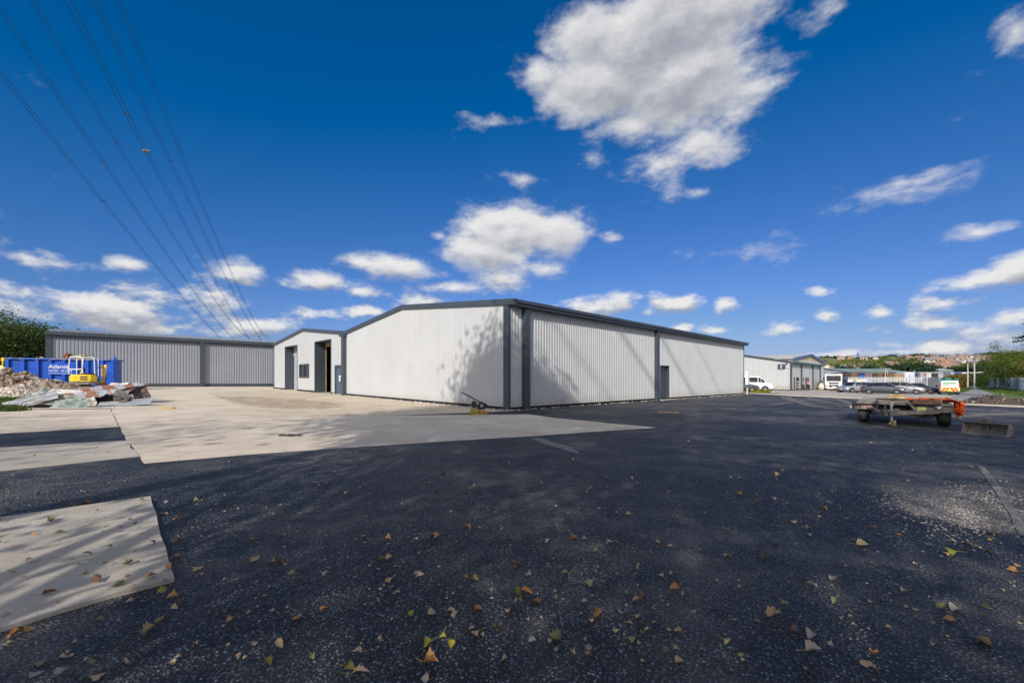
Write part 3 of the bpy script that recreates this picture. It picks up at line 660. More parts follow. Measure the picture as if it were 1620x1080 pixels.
# ============================================================ LEFT WAREHOUSE
P75, P432 = A(75, 38.8), A(432, 52.0); ang = math.atan2(P432.y - P75.y, P432.x - P75.x)
lb = thing('warehouse', 'mid grey ribbed steel shed with dark eaves, behind the blue container', 'warehouse', (P75.x, P75.y, 0), ang)
LL = (P432 - P75).xy.length + 9; EL = zpix(541.5, 52); dl = Vector((math.cos(ang), math.sin(ang)))
zl = lambda s: zf(P75.x + dl.x * s)
corr_wall(0, LL, lambda s: zl(s) + .35, lambda s: EL - .1, lambda s, o, z: (s, -o, z), depth=.035, pitch=.25).build('side_wall', M['clad_grey'], lb, fix=False)
mb = MB()
for k in range(12): mb.box(LL * k / 12, LL * (k + 1) / 12, .0, .1, zl(LL * k / 12) - .5, zl(LL * (k + .5) / 12) + .36)
mb.build('plinth', M['trim'], lb)
mb = MB(); mb.prism([(0, -1), (0, EL), (9.5, EL + .93), (19, EL), (19, -1)], 'x', .05, .1); mb.prism([(0, -1), (0, EL), (9.5, EL + .93), (19, EL), (19, -1)], 'x', LL - .1, LL - .05); mb.build('gable_wall', M['clad_grey'], lb)
for i in (0, 1):
    mb = MB()
    a, b = ((-.3, EL + .0), (9.5, EL + .98)) if i == 0 else ((9.5, EL + .98), (19.2, EL))
    n = int(LL / .4)
    for k in range(n): mb.prism([(a[0], a[1]), (b[0], b[1]), (b[0], b[1] - .06), (a[0], a[1] - .06)], 'x', LL * k / n, LL * (k + .55) / n); mb.prism([(a[0], a[1] - .03), (b[0], b[1] - .03), (b[0], b[1] - .09), (a[0], a[1] - .09)], 'x', LL * (k + .55) / n, LL * (k + 1) / n)
    mb.build('roof', M['roof'], lb)
mb = MB(); mb.box(-.15, LL, -.34, .02, EL - .42, EL - .1, .02); mb.box(-.1, LL, -.2, -.06, EL - .62, EL - .422); mb.build('gutter', M['trim'], lb)
mb = MB(); mb.box(-.12, .28, -.12, .04, zl(0) - .2, EL - .3); mb.build('corner_trim', M['trim'], lb)
s = line_px(Vector((P75.x, P75.y, 0)), Vector((*dl, 0)), 319.5); mb = MB(); mb.box(s - .2, s + .2, -.3, -.05, zl(s), EL - .42); mb.build('downpipe_box', M['trim'], lb)

# ============================================================ UNIT 1 AND THE OLD GABLED SHED
D1 = 64.0; K1 = A(1251, D1); u1 = thing('industrial_unit', 'low pale grey unit with a dark number board reading 1, behind the white van', 'industrial unit', (K1.x, K1.y, 0), AU)
kx = lambda s, t: K1.x + U.x * s + V.x * t
L1 = line_px(Vector((K1.x, K1.y, 0)), U, 1298); E1 = zpix(571, D1); A1z = E1 + 1.9; T1 = 10.0
corr_wall(0, T1 * 2, lambda s: zf(kx(0, s)) + .12, lambda s: E1 - .1 + (A1z - E1) * (s / T1 if s < T1 else 2 - s / T1), lambda s, o, z: (-o, s, z), depth=.03, pitch=.33).build('gable_wall', M['clad'], u1, fix=False)
cols = [(0, 0), ] 
mb = MB()
doors = [(1255.5, 1257.5, 596.5), (1259.5, 1263.5, 596.5), (1268, 1271.5, 597), (1274, 1279.5, 597)]
hol = []
for (p0, p1, yt) in doors[:1]: hol.append((line_px(K1, U, p0), line_px(K1, U, p1), -9, zpix(yt, D1 + 2)))
corr_wall(0, L1, lambda s: zf(kx(s, 0)) + .12, lambda s: E1 - .1, lambda s, o, z: (s, -o, z), depth=.012, pitch=.6, holes=hol).build('side_wall', M['clad_flat'], u1, fix=False)
mb = MB(); mb.box(hol[0][0], hol[0][1], .0, .1, -1, hol[0][3]); mb.build('door', M['trim'], u1)
for p0, p1, yt in doors[1:]:
    a, b = line_px(K1, U, p0), line_px(K1, U, p1); zt = zpix(yt, D1 + U.y * a); mb = MB(); zb0 = zt - (1.5 if p0 > 1262 or p0 < 1260 else 1.5)
    mb.box(a, b, -.06, -.02, zb0 - .6, zt); wf = mb.build('window', M['trim'], u1); mb = MB(); mb.box(a + .1, b - .1, -.075, -.061, zb0 - .45, zt - .12); mb.build('pane', M['glass'], wf)
mb = MB()
for (a, za), (b, zb_) in (((-.4, E1 - .05), (T1, A1z)), ((T1, A1z), (2 * T1, E1))): mb.prism([(a, za), (b, zb_), (b, zb_ - .32), (a, za - .32)], 'x', -.12, .1)
mb.build('verge_trim', M['trim'], u1)
mb = MB(); mb.box(-.1, L1 + .1, -.45, .05, E1 - .42, E1 - .04, .02); mb.build('gutter', M['trim_green'], u1)
mb = MB(); mb.box(-.1, .42, -.1, .06, zf(K1.x), E1 - .4); mb.build('corner_trim', M['trim'], u1)
for p in (1267, 1285, 1296.5):
    s = line_px(K1, U, p); mb = MB(); mb.box(s - .15, s + .15, -.2, -.02, zf(kx(s, 0)), E1 - .4); mb.build('downpipe', M['trim'], u1)
for a, za, b, zb_ in ((0, E1, T1, A1z), (T1, A1z, 2 * T1, E1)):
    mb = MB(); mb.prism([(a, za - .06), (b, zb_ - .06), (b, zb_ - .12), (a, za - .12)], 'x', -.02, L1); mb.build('roof', M['roof'], u1)
mb = MB(); mb.face([(L1, 0, -1), (L1, 2 * T1, -1), (L1, 2 * T1, E1), (L1, T1, A1z - .1), (L1, 0, E1)]); mb.build('rear_wall', M['clad'], u1)
# number board: on the gable wall near the corner
def board(px0, px1, y0, y1): 
    a, b = line_px(K1, V, px1), line_px(K1, V, px0); return a, b, zpix(y1, D1 + V.y * a), zpix(y0, D1 + V.y * a)
a, b, z0, z1 = board(1230.5, 1242.5, 575.8, 584)
nb = thing('number_board', 'dark square board with a white 1 fixed high on the pale unit wall', 'sign', (K1.x, K1.y, 0), AU)
mb = MB(); mb.box(-.09, -.05, a, b, z0, z1); mb.build('panel', M['trim'], nb)
text(nb, '1', (z1 - z0) * 1.02, (-.1, (a + b) / 2 + .05, z0 + (z1 - z0) * .14), (R(90), 0, R(-90)), M['sign_white'], 'numeral', align='CENTER', bold=.01)
a, b, z0, z1 = board(1244.5, 1247.5, 577.5, 582)
ns = thing('unit_sign', 'small white and blue sign to the right of the number board', 'sign', (K1.x, K1.y, 0), AU)
mb = MB(); mb.box(-.08, -.05, a, b, z0, z1); mb.build('panel', M['sign_white'], ns); mb = MB(); mb.box(-.09, -.0801, a, b, z0, z0 + .12); mb.box(-.09, -.0801, a, b, z1 - .1, z1); mb.build('stripe', M['blue'], ns)
a, b, z0, z1 = board(1244, 1246, 573.6, 575.6)
ns = thing('wall_lamp', 'small dark flood lamp high on the unit wall above the white sign', 'lamp', (K1.x, K1.y, 0), AU)
mb = MB(); mb.box(-.3, -.16, a, b, z0, z1, .02); mb.build('lamp_housing', M['black'], ns); mb = MB(); mb.box(-.16, -.05, (a + b) / 2 - .04, (a + b) / 2 + .04, z0 + .1, z0 + .18); mb.build('bracket', M['black'], ns)
# old shed with a weathered gable
ga = A(1303, 109); ob = thing('industrial_shed', 'old shed with a weathered brown gable and blue roof edge behind the low unit', 'industrial shed', (ga.x, ga.y, 0), AU)
ow = 17.0; oe, oa = zpix(573, 109), zpix(560.5, 97)
mb = MB(); mb.prism([(-2 * ow, -1.5), (0, -1.5), (0, oe), (-ow, oa), (-2 * ow, oe)], 'y', 0, .2); ob_w = mb.build('gable_wall', M['clad_old'], ob)
mb = MB(); mb.face([(-2 * ow + 3, -.02, oe - .05), (-3, -.02, oe - .05), (-ow, -.02, oa - .35)]); mb.build('gable_panel', mat('weathered brown board', (.42, .33, .22), .9, 0, .25, .5, dirt=(.5, .5, .46), dscale=.7, damt=.8), ob)
mb = MB(); mb.prism([(-2 * ow, -1.5), (0, -1.5), (0, oe), (-2 * ow, oe)], 'y', .3, 40); mb.build('side_wall', M['clad_old'], ob)
for a, b in (((-2 * ow - .4, oe - .05), (-ow, oa + .1)), ((-ow, oa + .1), (.4, oe - .05))):
    mb = MB(); mb.prism([a, b, (b[0], b[1] - .12), (a[0], a[1] - .12)], 'y', -.3, 40); mb.build('roof', mat('pale roof', (.45, .44, .38), .7), ob)
mb = MB()
for a, b in (((-2 * ow - .4, oe), (-ow, oa + .15)), ((-ow, oa + .15), (.4, oe))): mb.prism([a, b, (b[0], b[1] - .4), (a[0], a[1] - .4)], 'y', -.4, -.31)
mb.build('barge_board', M['trim_blue'], ob)
# ============================================================ SKIP, DIGGER, HEAPS ON THE LEFT
sl, sr = A(8, 32.4), A(180, 35.4); ang = math.atan2(sr.y - sl.y, sr.x - sl.x); SL = (sr - sl).xy.length
z0 = zf(-36); SZ = zpix(565, 32.2) - z0
sk = thing('skip_container', 'big blue open steel waste container with white lettering on its ribbed side', 'skip', (sl.x, sl.y, z0), ang)
mb = MB(); mb.box(.1, SL - .1, .12, .16, .25, SZ - .1); mb.box(.1, SL - .1, 2.3, 2.34, .25, SZ - .1); mb.box(.1, .14, .16, 2.3, .25, SZ - .1); mb.box(SL - .14, SL - .1, .16, 2.3, .25, SZ - .1); mb.box(.1, SL - .1, .12, 2.34, .2, .26)
for k in range(5): mb.box(.12, SL - .12, .10, .13, .5 + k * .4, .53 + k * .4)
mb.build('body', M['blue'], sk)
xs = [0.0] + [SL * t for t in (.135, .26, .375, .50, .62, .72, .80, .865)] + [SL - .16]
for i, x in enumerate(xs):
    mb = MB(); mb.prism([(.12, .2), (-.02, .2), (-.04, .5), (-.04, SZ - .14), (.12, SZ - .14)], 'x', x, x + (.2 if i < 9 else .16)); mb.build('rib', M['blue'], sk)
mb = MB(); mb.box(-.02, SL + .02, -.05, .14, SZ - .13, SZ, .02); mb.box(-.02, SL + .02, 2.28, 2.42, SZ - .13, SZ, .02); mb.box(-.02, .1, .14, 2.28, SZ - .13, SZ); mb.box(SL - .1, SL + .02, .14, 2.28, SZ - .13, SZ); mb.build('top_rail', mat('scuffed blue rail', (.02, .11, .45), .5, 0, .2, 3, dirt=(.45, .32, .10), dscale=1.4, damt=.9), sk)
mb = MB(); mb.box(xs[3] - .02, xs[5], -.046, .11, 1.25, 2.15); mb.build('sign_panel', M['blue'], sk)
mb = MB(); mb.box(.3, SL - .3, -.03, .14, .0, .2); 
for k in range(2): mb.tube((.7 + k * (SL - 1.4), -.06, .12), (.7 + k * (SL - 1.4), .3, .12), .12)
mb.build('base_runner', M['mud_dark'], sk)
tx = xs[3] + .03
text(sk, 'Atlantic', .40, (tx, -.052, 1.75), (R(90), 0, 0), M['sign_white'], 'lettering', bold=.004)
text(sk, '02920  361506', .225, (tx + .02, -.052, 1.48), (R(90), 0, 0), M['sign_white'], 'lettering', bold=.0)
text(sk, 'www.atlanticrecycling.co.uk', .125, (tx, -.052, 1.30), (R(90), 0, 0), M['sign_white'], 'lettering', bold=.0)
mb = MB(); mb.box(SL - .02, SL + .1, 0, .2, SZ - .3, SZ + .22, .02); mb.tube((SL + .06, .05, .4), (SL + .06, .05, SZ), .03); 
for z in (.6, 1.3, 2.0): mb.tube((SL + .06, .05, z - .08), (SL + .06, .05, z + .08), .06)
mb.build('door_hinge_post', M['blue'], sk)
mb = MB(); mb.tube((-.14, .05, SZ * .62), (-.14, .05, SZ - .1), .05); mb.box(-.22, -.04, -.02, .14, SZ - .3, SZ - .02, .02); mb.box(-.2, -.04, -.02, .14, SZ * .58, SZ * .66, .02); mb.build('latch_bar', M['yellow'], sk)
def junk(name, label, c, s, m, seed, cat='scrap'):
    r = random.Random(seed); mb = MB()
    for k in range(7):
        p = Vector(c) + Vector((r.uniform(-1, 1), r.uniform(-1, 1), r.uniform(-.6, .8))) * s * .6
        mb.box(p.x - s * r.uniform(.1, .5), p.x + s * r.uniform(.1, .5), p.y - s * .2, p.y + s * .2, p.z - s * r.uniform(.1, .3), p.z + s * r.uniform(.1, .3), rot=Matrix.Rotation(r.uniform(0, 3), 3, 'X') @ Matrix.Rotation(r.uniform(0, 3), 3, 'Y'))
    o = mb.build(name, m); tag(o, label, cat); return o
p = A(107.5, 34.6); junk('scrap_lump', 'rusty tangled lump of scrap sticking up over the rim of the blue container', (p.x, p.y, z0 + SZ + .12), .45, M['rust'], 3)
p = A(63, 34.3); junk('scrap_board', 'small ochre scrap board poking out of the blue container near its left end', (p.x, p.y, z0 + SZ - .05), .3, M['wood'], 4)
p = A(128, 35.2); junk('scrap_timber', 'yellowish timber offcuts lying on the blue container behind the digger canopy', (p.x, p.y, z0 + SZ - .02), .55, M['wood'], 6)
# yellow machine arm at the edge of the picture
p = A(9.5, 29.5); za = zpix(597, 29.5)
ar = thing('machine_arm', 'curved yellow steel arm standing behind the rubble at the left edge', 'machine arm', (p.x, p.y, zf(p.x)))
mb = MB(); zz = [(-.0, 0, 0), (.0, 0, za - zf(p.x) + .05), (-.03, 0, 1.35), (-.16, 0, 1.62), (-.34, 0, 1.78)]
mb.path(zz, .11, 8)
for q in zz[1:-1]: mb.ball(q, .11)
mb.build('boom', M['yellow'], ar); mb = MB(); mb.box(-.52, -.3, -.12, .12, 1.68, 1.9, .03); mb.build('knuckle', M['galv'], ar)

def excavator(px, d, rz):
    p = A(px, d); t = thing('mini_excavator', 'yellow mini digger with white canopy frame, parked in front of the blue container', 'mini excavator', p, rz); t.scale = (.74, .8, 1.02)
    mb = MB()   # tracks run along local y
    for sx in (-1, 1):
        mm = MB(); pts = []
        for k in range(9): a = R(90 + 180 * k / 8); pts.append((-.72 + .21 * math.cos(a), .23 + .21 * math.sin(a)))
        for k in range(9): a = R(-90 + 180 * k / 8); pts.append((.72 + .21 * math.cos(a), .23 + .21 * math.sin(a)))
        mm.prism(pts, 'x', sx * .55, sx * .88)
        mm.build('track', M['rubber'], t)
    mb.box(-.6, .6, -.5, .5, .2, .42, .04); mb.tube((0, 0, .38), (0, 0, .54), .38, seg=20); mb.build('undercarriage', M['mud_dark'], t)
    mb = MB(); mb.prism([(-.98, -.5), (-.92, -.8), (-.6, -1.0), (.6, -1.0), (.92, -.8), (.98, -.5), (.98, .55), (-.98, .55)], 'z', .52, .74); mb.build('slew_frame', M['mud'], t)
    mb = MB(); out = [(-.98, -.3), (-.95, -.72), (-.78, -.98), (-.4, -1.08), (.4, -1.08), (.78, -.98), (.95, -.72), (.98, -.3)]
    mb.prism(out, 'z', .745, 1.24); bmesh.ops.bevel(mb.bm, geom=[e for e in mb.bm.edges if all(v.co.z > 1.2 for v in e.verts)], offset=.08, segments=3, affect='EDGES')
    cw = mb.build('counterweight', M['yellow'], t)
    for z in (.85, 1.02):
        mb = MB(); mb.box(.02, .52, -1.098, -1.075, z, z + .1)
        for k in range(4): mb.box(.02, .52, -1.104, -1.098, z + .015 + k * .024, z + .025 + k * .024)
        mb.build('vent', M['mud_dark'], cw)
    mb = MB(); mb.box(-.75, .75, -.3, .5, .745, .95, .04); mb.build('floor_plate', M['mud'], t)
    mb = MB(); mb.box(-.32, .2, -.62, -.1, 1.2, 1.36, .05); mb.box(-.32, .2, -.66, -.5, 1.36, 1.75, .06); mb.build('seat', M['black'], t)
    mb = MB(); mb.box(.3, .75, -.5, .1, .95, 1.38, .08); mb.tube((.4, -.2, 1.3), (.4, -.15, 1.6), .02); mb.tube((.6, -.2, 1.3), (.65, -.25, 1.55), .02); mb.build('console', M['black'], t)
    def loop(y, x0, x1):
        return [(x0 + .02, y, 1.28), (x0 - .05, y, 1.55), (x0 + .06, y, 2.42), (x0 + .14, y, 2.52), (x1 - .14, y, 2.52), (x1 - .06, y, 2.42), (x1 - .06, y, 1.55), (x1 - .2, y, 1.3)]
    mb = MB(); mb.path(loop(-.85, -.9, .15), .045, 8); mb.tube((-.9, -.85, 1.62), (.1, -.85, 1.62), .035); mb.path([(.15, -.85, 1.3), (.08, -.85, 1.7), (.18, -.85, 2.5), (.7, -.5, 2.5), (.84, -.5, 2.38), (.9, -.5, 1.3)], .04, 8)
    mb.path([(-.86, .35, 1.0), (-.84, .35, 2.4), (-.76, .35, 2.5), (.7, .35, 2.5), (.8, .35, 2.4), (.82, .35, 1.0)], .04, 8)
    for x in (-.76, .02, .72): mb.tube((x, -.85 if x < .5 else -.5, 2.51), (x, .35, 2.5), .035)
    mb.build('canopy_frame', M['white'], t)
    mb = MB(); mb.box(.92, 1.2, .35, .75, .5, .8, .03); mb.bar((1.08, .5, .75), (1.1, 1.0, 1.7), .18, .26); mb.bar((1.1, 1.0, 1.7), (1.12, 1.15, 1.95), .16, .24); bo = mb.build('boom', M['yellow'], t)
    mb = MB(); mb.tube((1.1, .55, 1.0), (1.12, .85, 1.75), .05); mb.tube((1.12, 1.15, 1.9), (1.2, .9, 1.95), .03); mb.build('hydraulic_ram', M['steel'], bo)
    mb = MB(); mb.bar((1.12, .4, 1.98), (1.14, .45, .7), .14, .2); mb.build('dipper', M['wood'], t)
    mb = MB(); mb.prism([(.3, .62), (.6, .7), (.75, .3), (.55, .1), (.3, .12), (.42, .3)], 'x', .98, 1.32); mb.build('bucket', M['rust'], t)
    mb = MB(); mb.box(-.9, .9, -1.25, -1.18, .05, .38, .02); mb.bar((-.4, -1.2, .2), (-.35, -.5, .3), .08, .1); mb.bar((.4, -1.2, .2), (.35, -.5, .3), .08, .1)
    mb.build('dozer_blade', M['mud'], t)
excavator(136, 31.5, R(24))

def heap(name, label, cx, cy, rx, ry, h, m, seed, rocks=None, rocksz=(.04, .16), n=500, rot=0.0, kind='stuff', cat='heap'):
    r = random.Random(seed); bm = bmesh.new(); N_ = 64
    vs = {}
    for i in range(N_ + 1):
        for j in range(N_ + 1):
            u, w = i / N_ * 2 - 1, j / N_ * 2 - 1
            q = math.sqrt(u * u + w * w); hh = max(0, 1 - q) ** .9
            x, y = u * rx, w * ry; nn = mnoise.fractal(Vector((x * .9, y * .9, seed)), .8, 2.1, 6)
            hz = h * (hh * (1 + .35 * nn)) + nn * .10 * min(1, hh * 3)
            X = cx + x * math.cos(rot) - y * math.sin(rot); Y = cy + x * math.sin(rot) + y * math.cos(rot)
            vs[i, j] = bm.verts.new((X, Y, zf(X) + hz - .04 if q < 1 else zf(X) - .15))
    for i in range(N_):
        for j in range(N_): bm.faces.new((vs[i, j], vs[i + 1, j], vs[i + 1, j + 1], vs[i, j + 1]))
    mats = [m]
    if rocks:
        mats += rocks
        for k in range(n):
            i, j = r.randint(4, N_ - 4), r.randint(4, N_ - 4); v = vs[i, j]
            if v.co.z < zf(v.co.x) - .01: continue
            s = rocksz[0] + (rocksz[1] - rocksz[0]) * r.random() ** 2.5; M4 = Matrix.Translation(v.co + Vector((r.uniform(-.1, .1), r.uniform(-.1, .1), s * .25))) @ Matrix.Rotation(r.uniform(0, 6), 4, Vector((r.random(), r.random(), r.random())).normalized()) @ Matrix.Diagonal((r.uniform(.7, 1.3), r.uniform(.5, 1.1), r.uniform(.4, .9), 1))
            rr = bmesh.ops.create_cube(bm, size=s * 1.6, matrix=M4) if r.random() < .6 else bmesh.ops.create_icosphere(bm, subdivisions=1, radius=s, matrix=M4)
            mi = r.randint(1, len(rocks))
            for v2 in rr['verts']:
                v2.co += Vector((r.uniform(-1, 1), r.uniform(-1, 1), r.uniform(-1, 1))) * s * .22
                for f in v2.link_faces: f.material_index = mi
    me = bpy.data.meshes.new(name); bm.to_mesh(me); bm.free()
    for q in mats: me.materials.append(q)
    o = bpy.data.objects.new(name, me); col.objects.link(o); tag(o, label, cat, kind=kind); return o
RK = [M['stone_grey'], M['stone_red'], M['stone_grey'], M['rubble'], M['rubble'], M['stone']]
p = A(18, 27.5); heap('rubble_heap', 'tall heap of broken stone and brick in front of the blue container, at the left edge', p.x, p.y, 4.6, 2.6, 1.45, M['rubble'], 1, RK, (.05, .2), 2600)
p = A(88, 25); heap('soil_heap', 'brown heap of fine rubble and soil between the stones and the mini digger', p.x, p.y, 2.6, 1.7, .92, M['rubble'], 2, [M['rubble'], M['stone_grey']], (.02, .07), 1200)
p = A(8, 22.5); heap('gravel_heap', 'low pale gravel heap at the left edge beside the grass', p.x, p.y, 3.0, 1.6, .62, M['hardcore'], 3, [M['stone'], M['stone_grey']], (.02, .08), 1500)
p = A(1590, 27.5); heap('soil_heap', 'low dark soil heap beside the road on the right', p.x, p.y, 2.9, 1.3, .62, M['soil'], 7, [M['soil'], M['stone_grey'], M['soil']], (.02, .09), 500, rot=R(-20))
p = A(1690, 27); heap('soil_heap', 'spread of dark soil running out of the picture on the right', p.x, p.y, 5.0, 1.6, .38, M['soil'], 9, [M['soil'], M['stone_grey']], (.02, .07), 300, rot=R(-20))

# heap of scrap roofing: every sheet a thing
def scrap_sheet(label, px, d, zc, L, Wd, rz, rx, ry, m, crump, seed, fold=0.0):
    r = random.Random(seed); p = A(px, d); nx, ny = 40, 22; vs = []; 
    Rm = (Matrix.Rotation(rz, 3, 'Z') @ Matrix.Rotation(ry, 3, 'Y') @ Matrix.Rotation(rx, 3, 'X'))
    for j in range(ny + 1):
        for i in range(nx + 1):
            u, w = (i / nx - .5) * L, (j / ny - .5) * Wd
            z = .018 * math.sin(w * 2 * math.pi / .15) + crump * mnoise.fractal(Vector((u * 1.3, w * 1.6, seed * 3.1)), .9, 2.0, 3) + fold * abs(u) ** 1.5
            q = Rm @ Vector((u + crump * .4 * mnoise.noise(Vector((w * 3, seed, 1))), w, z)); q += Vector((p.x, p.y, zf(p.x) + zc)); q.z = max(q.z, zf(q.x) + .012 + .01 * (i % 2))
            vs.append(q)
    f = [(j * (nx + 1) + i, j * (nx + 1) + i + 1, (j + 1) * (nx + 1) + i + 1, (j + 1) * (nx + 1) + i) for j in range(ny) for i in range(nx)]
    o = npmesh('scrap_sheet', [tuple(v) for v in vs], f, m, smooth=False)
    return tag(o, label, 'scrap metal', 'crumpled sheets in the scrap pile')
SS = [
 ('long grey sheet leaning up from the grass at the left end of the scrap pile', 48, 16.2, .30, 1.7, .38, R(18), R(62), R(-17), 'tin_grey', .16),
 ('dark hollow sheet under the leaning grey one at the left of the pile', 58, 16.6, .16, 1.6, .6, R(8), R(60), R(0), 'tin_dark', .16),
 ('pale green dented sheet standing on edge in the left half of the pile', 98, 16.6, .3, 1.1, .5, R(6), R(66), R(4), 'tin_green', .24),
 ('small pale green crumpled piece with a sharp peak, left of the pile centre', 66, 17.2, .42, .55, .5, R(30), R(40), R(-20), 'tin_green', .28),
 ('grey green crumpled sheet low in the middle of the pile', 112, 16.3, .17, 1.2, .42, R(10), R(60), R(-3), 'tin_green', .20),
 ('pale sheet lying upturned behind the pile centre', 97, 18.2, .48, 1.2, .8, R(12), R(28), R(6), 'tin_white', .08),
 ('long rust striped corrugated sheet lying across the top of the pile', 150, 19.0, .52, 3.0, 1.2, R(16), R(26), R(-7), 'tin_rust', .12),
 ('rusty red corrugated sheet below the long striped one', 128, 17.8, .42, 1.7, .8, R(14), R(30), R(-6), 'tin_rust', .09),
 ('second rust striped sheet near the right end of the pile', 188, 20.2, .72, 2.0, .9, R(24), R(18), R(-4), 'tin_rust', .07),
 ('white curled strip bent over in the right half of the pile', 192, 18.0, .46, .8, .3, R(60), R(50), R(10), 'tin_white', .3),
 ('crumpled cream sheet in the front of the pile centre', 134, 16.9, .25, .7, .4, R(20), R(50), R(-8), 'tin_white', .30),
 ('dark brown twisted sheet in the right half of the pile', 180, 18.2, .28, 1.5, .6, R(18), R(60), R(3), 'tin_dark', .34),
 ('dark twisted sheet curling up at the right end of the pile', 213, 19.4, .42, 1.0, .7, R(48), R(60), R(-14), 'tin_dark', .25),
 ('grey sheet with curved end lying flat at the right front of the pile', 198, 18.0, .12, 1.8, .6, R(26), R(24), R(-5), 'tin_grey', .04),
 ('thin white strip lying flat along the front foot of the pile', 100, 15.8, .04, 3.2, .22, R(12), R(6), 0, 'tin_white', .02),
 ('pale grey sheet on top of the pile at the right', 203, 20.0, .62, 1.2, .6, R(-8), R(30), R(10), 'tin_grey', .08),
 ('small white bag shaped piece topping the pile behind the rusty sheets', 186, 21.2, .82, .8, .5, R(10), R(35), R(0), 'tin_white', .10),
]
for i, (lb_, px, d, zc, L, Wd, rz, rx, ry, mm, cr) in enumerate(SS): scrap_sheet(lb_, px, d + .3, zc, L * 1.02, Wd, rz, rx, ry, M[mm], cr, i + 1)
# odd bits on the concrete
p = G(264, 646.5); mb = MB(); mb.box(p.x - .3, p.x + .3, p.y - .05, p.y + .05, p.z + .008, p.z + .07); tag(mb.build('timber_offcut', M['wood']), 'short yellow timber offcut lying on the tan concrete right of the scrap pile', 'timber')
p = G(1058, 653); mb = MB(); mb.box(p.x - .45, p.x + .4, p.y - .06, p.y + .06, p.z + .004, p.z + .05, rot=Matrix.Rotation(R(-10), 3, 'Z')); tag(mb.build('wooden_lath', mat('brown lath', (.3, .2, .13), .9)), 'brown wooden lath lying on the black surfacing by the long wall', 'timber')
p = G(458, 690); mb = MB(); rr = random.Random(2)
for k in range(9): q = p + Vector((rr.uniform(-.2, .2), rr.uniform(-.05, .05), .02)); mb.box(q.x - .06, q.x + .08, q.y - .02, q.y + .02, q.z, q.z + .03, rot=Matrix.Rotation(rr.uniform(0, 3), 3, 'Z'))
tag(mb.build('twig_bundle', M['mud_dark']), 'dark broken twigs lying on the middle of the tan concrete', 'twigs')

# plate compactor by the corner
p = G(757, 655.5); pc = thing('plate_compactor', 'small yellow and black plate compactor standing at the warehouse corner', 'plate compactor', p, R(12)); k = 1.0
mb = MB(); mb.prism([(-.34, .06), (-.26, 0), (.26, 0), (.34, .1), (.34, .13), (.24, .05), (-.24, .05), (-.34, .1)], 'y', -.2, .2); mb.box(-.3, -.02, -.19, .19, .05, .24, .03); mb.build('base_plate', mat('muddy yellow paint', (.42, .31, .04), .6, 0, .2, 6, dirt=(.12, .09, .05), dscale=6, damt=.8), pc)
mb = MB(); mb.box(.0, .32, -.19, .19, .06, .15, .03); mb.build('skid_plate', mat('worn orange steel', (.45, .24, .05), .6, .2, .3, 8), pc)
mb = MB(); mb.box(-.05, .27, -.14, .14, .2, .42, .04); mb.tube((.26, -.1, .36), (.26, .1, .36), .08, seg=12); mb.box(0, .2, -.13, .13, .42, .5, .03); mb.build('engine', M['black'], pc)
mb = MB(); mb.box(-.28, -.08, -.13, .13, .27, .52, .04); mb.tube((-.2, 0, .52), (-.2, 0, .55), .04, seg=12); mb.build('water_tank', mat('green black tank', (.012, .03, .028), .4), pc)
mb = MB()
for y in (-.13, .13): mb.path([(.22, y, .4), (-.1, y, .58), (-.62, y, .86)], .022, 8)
mb.tube((-.62, -.13, .86), (-.62, .13, .86), .026); mb.tube((-.1, -.13, .58), (-.1, .13, .58), .018); mb.build('handle', M['black'], pc)
mb = MB(); mb.tube((.1, -.16, .36), (.1, -.19, .36), .07, seg=14); mb.ball((.2, -.1, .47), .035); mb.build('exhaust', M['steel'], pc)

# ============================================================ TRAILER
fl = Vector((12.05, 14.6)); frn = Vector((13.78, 13.02)); TW = (frn - fl).length; TA = math.atan2(frn.y - fl.y, frn.x - fl.x); mid = (fl + frn) / 2
tr = thing('plant_trailer', 'muddy flatbed plant trailer parked on the black surfacing at the right', 'trailer', (mid.x, mid.y, zf(mid.x)), TA)
w = TW / 2; TL = 3.9; DZ = .72
mb = MB(); mb.box(-w, w, 0, TL, DZ - .05, DZ, .01)
for i in range(14): mb.box(-w + .02, w - .02, .05 + i * TL / 14, .05 + i * TL / 14 + .2, DZ, DZ + .012)
mb.build('deck', mat('dirty deck boards', (.32, .29, .25), .85, 0, .2, 4, dirt=(.14, .12, .1), dscale=2, damt=.6), tr)
mb = MB(); mb.box(.26, w, -.05, .06, .44, DZ - .09, .012); mb.box(-w, -w + .5, -.03, .06, .46, DZ - .14, .012); mb.box(-w, w, -.07, .02, DZ - .07, DZ + .01, .012); mb.box(-w - .01, -w + .06, 0, TL, .5, DZ - .05); mb.box(w - .06, w + .01, 0, TL, .5, DZ - .05)
for y in (1.2, 2.4, 3.8): mb.box(-w, w, y, y + .08, .5, DZ - .05)
mb.build('chassis', M['mud'], tr)
mb = MB(); mb.box(-w + .5, w - .5, .3, 3.6, .30, .66, .02); mb.box(-.5, .2, .1, .5, .3, .5, .02); mb.box(.35, .75, .12, .45, .24, .44, .02); mb.build('underdeck_shade_fill', M['mud_dark'], tr)  # dark boxes added to stand in for the shaded recess under the deck
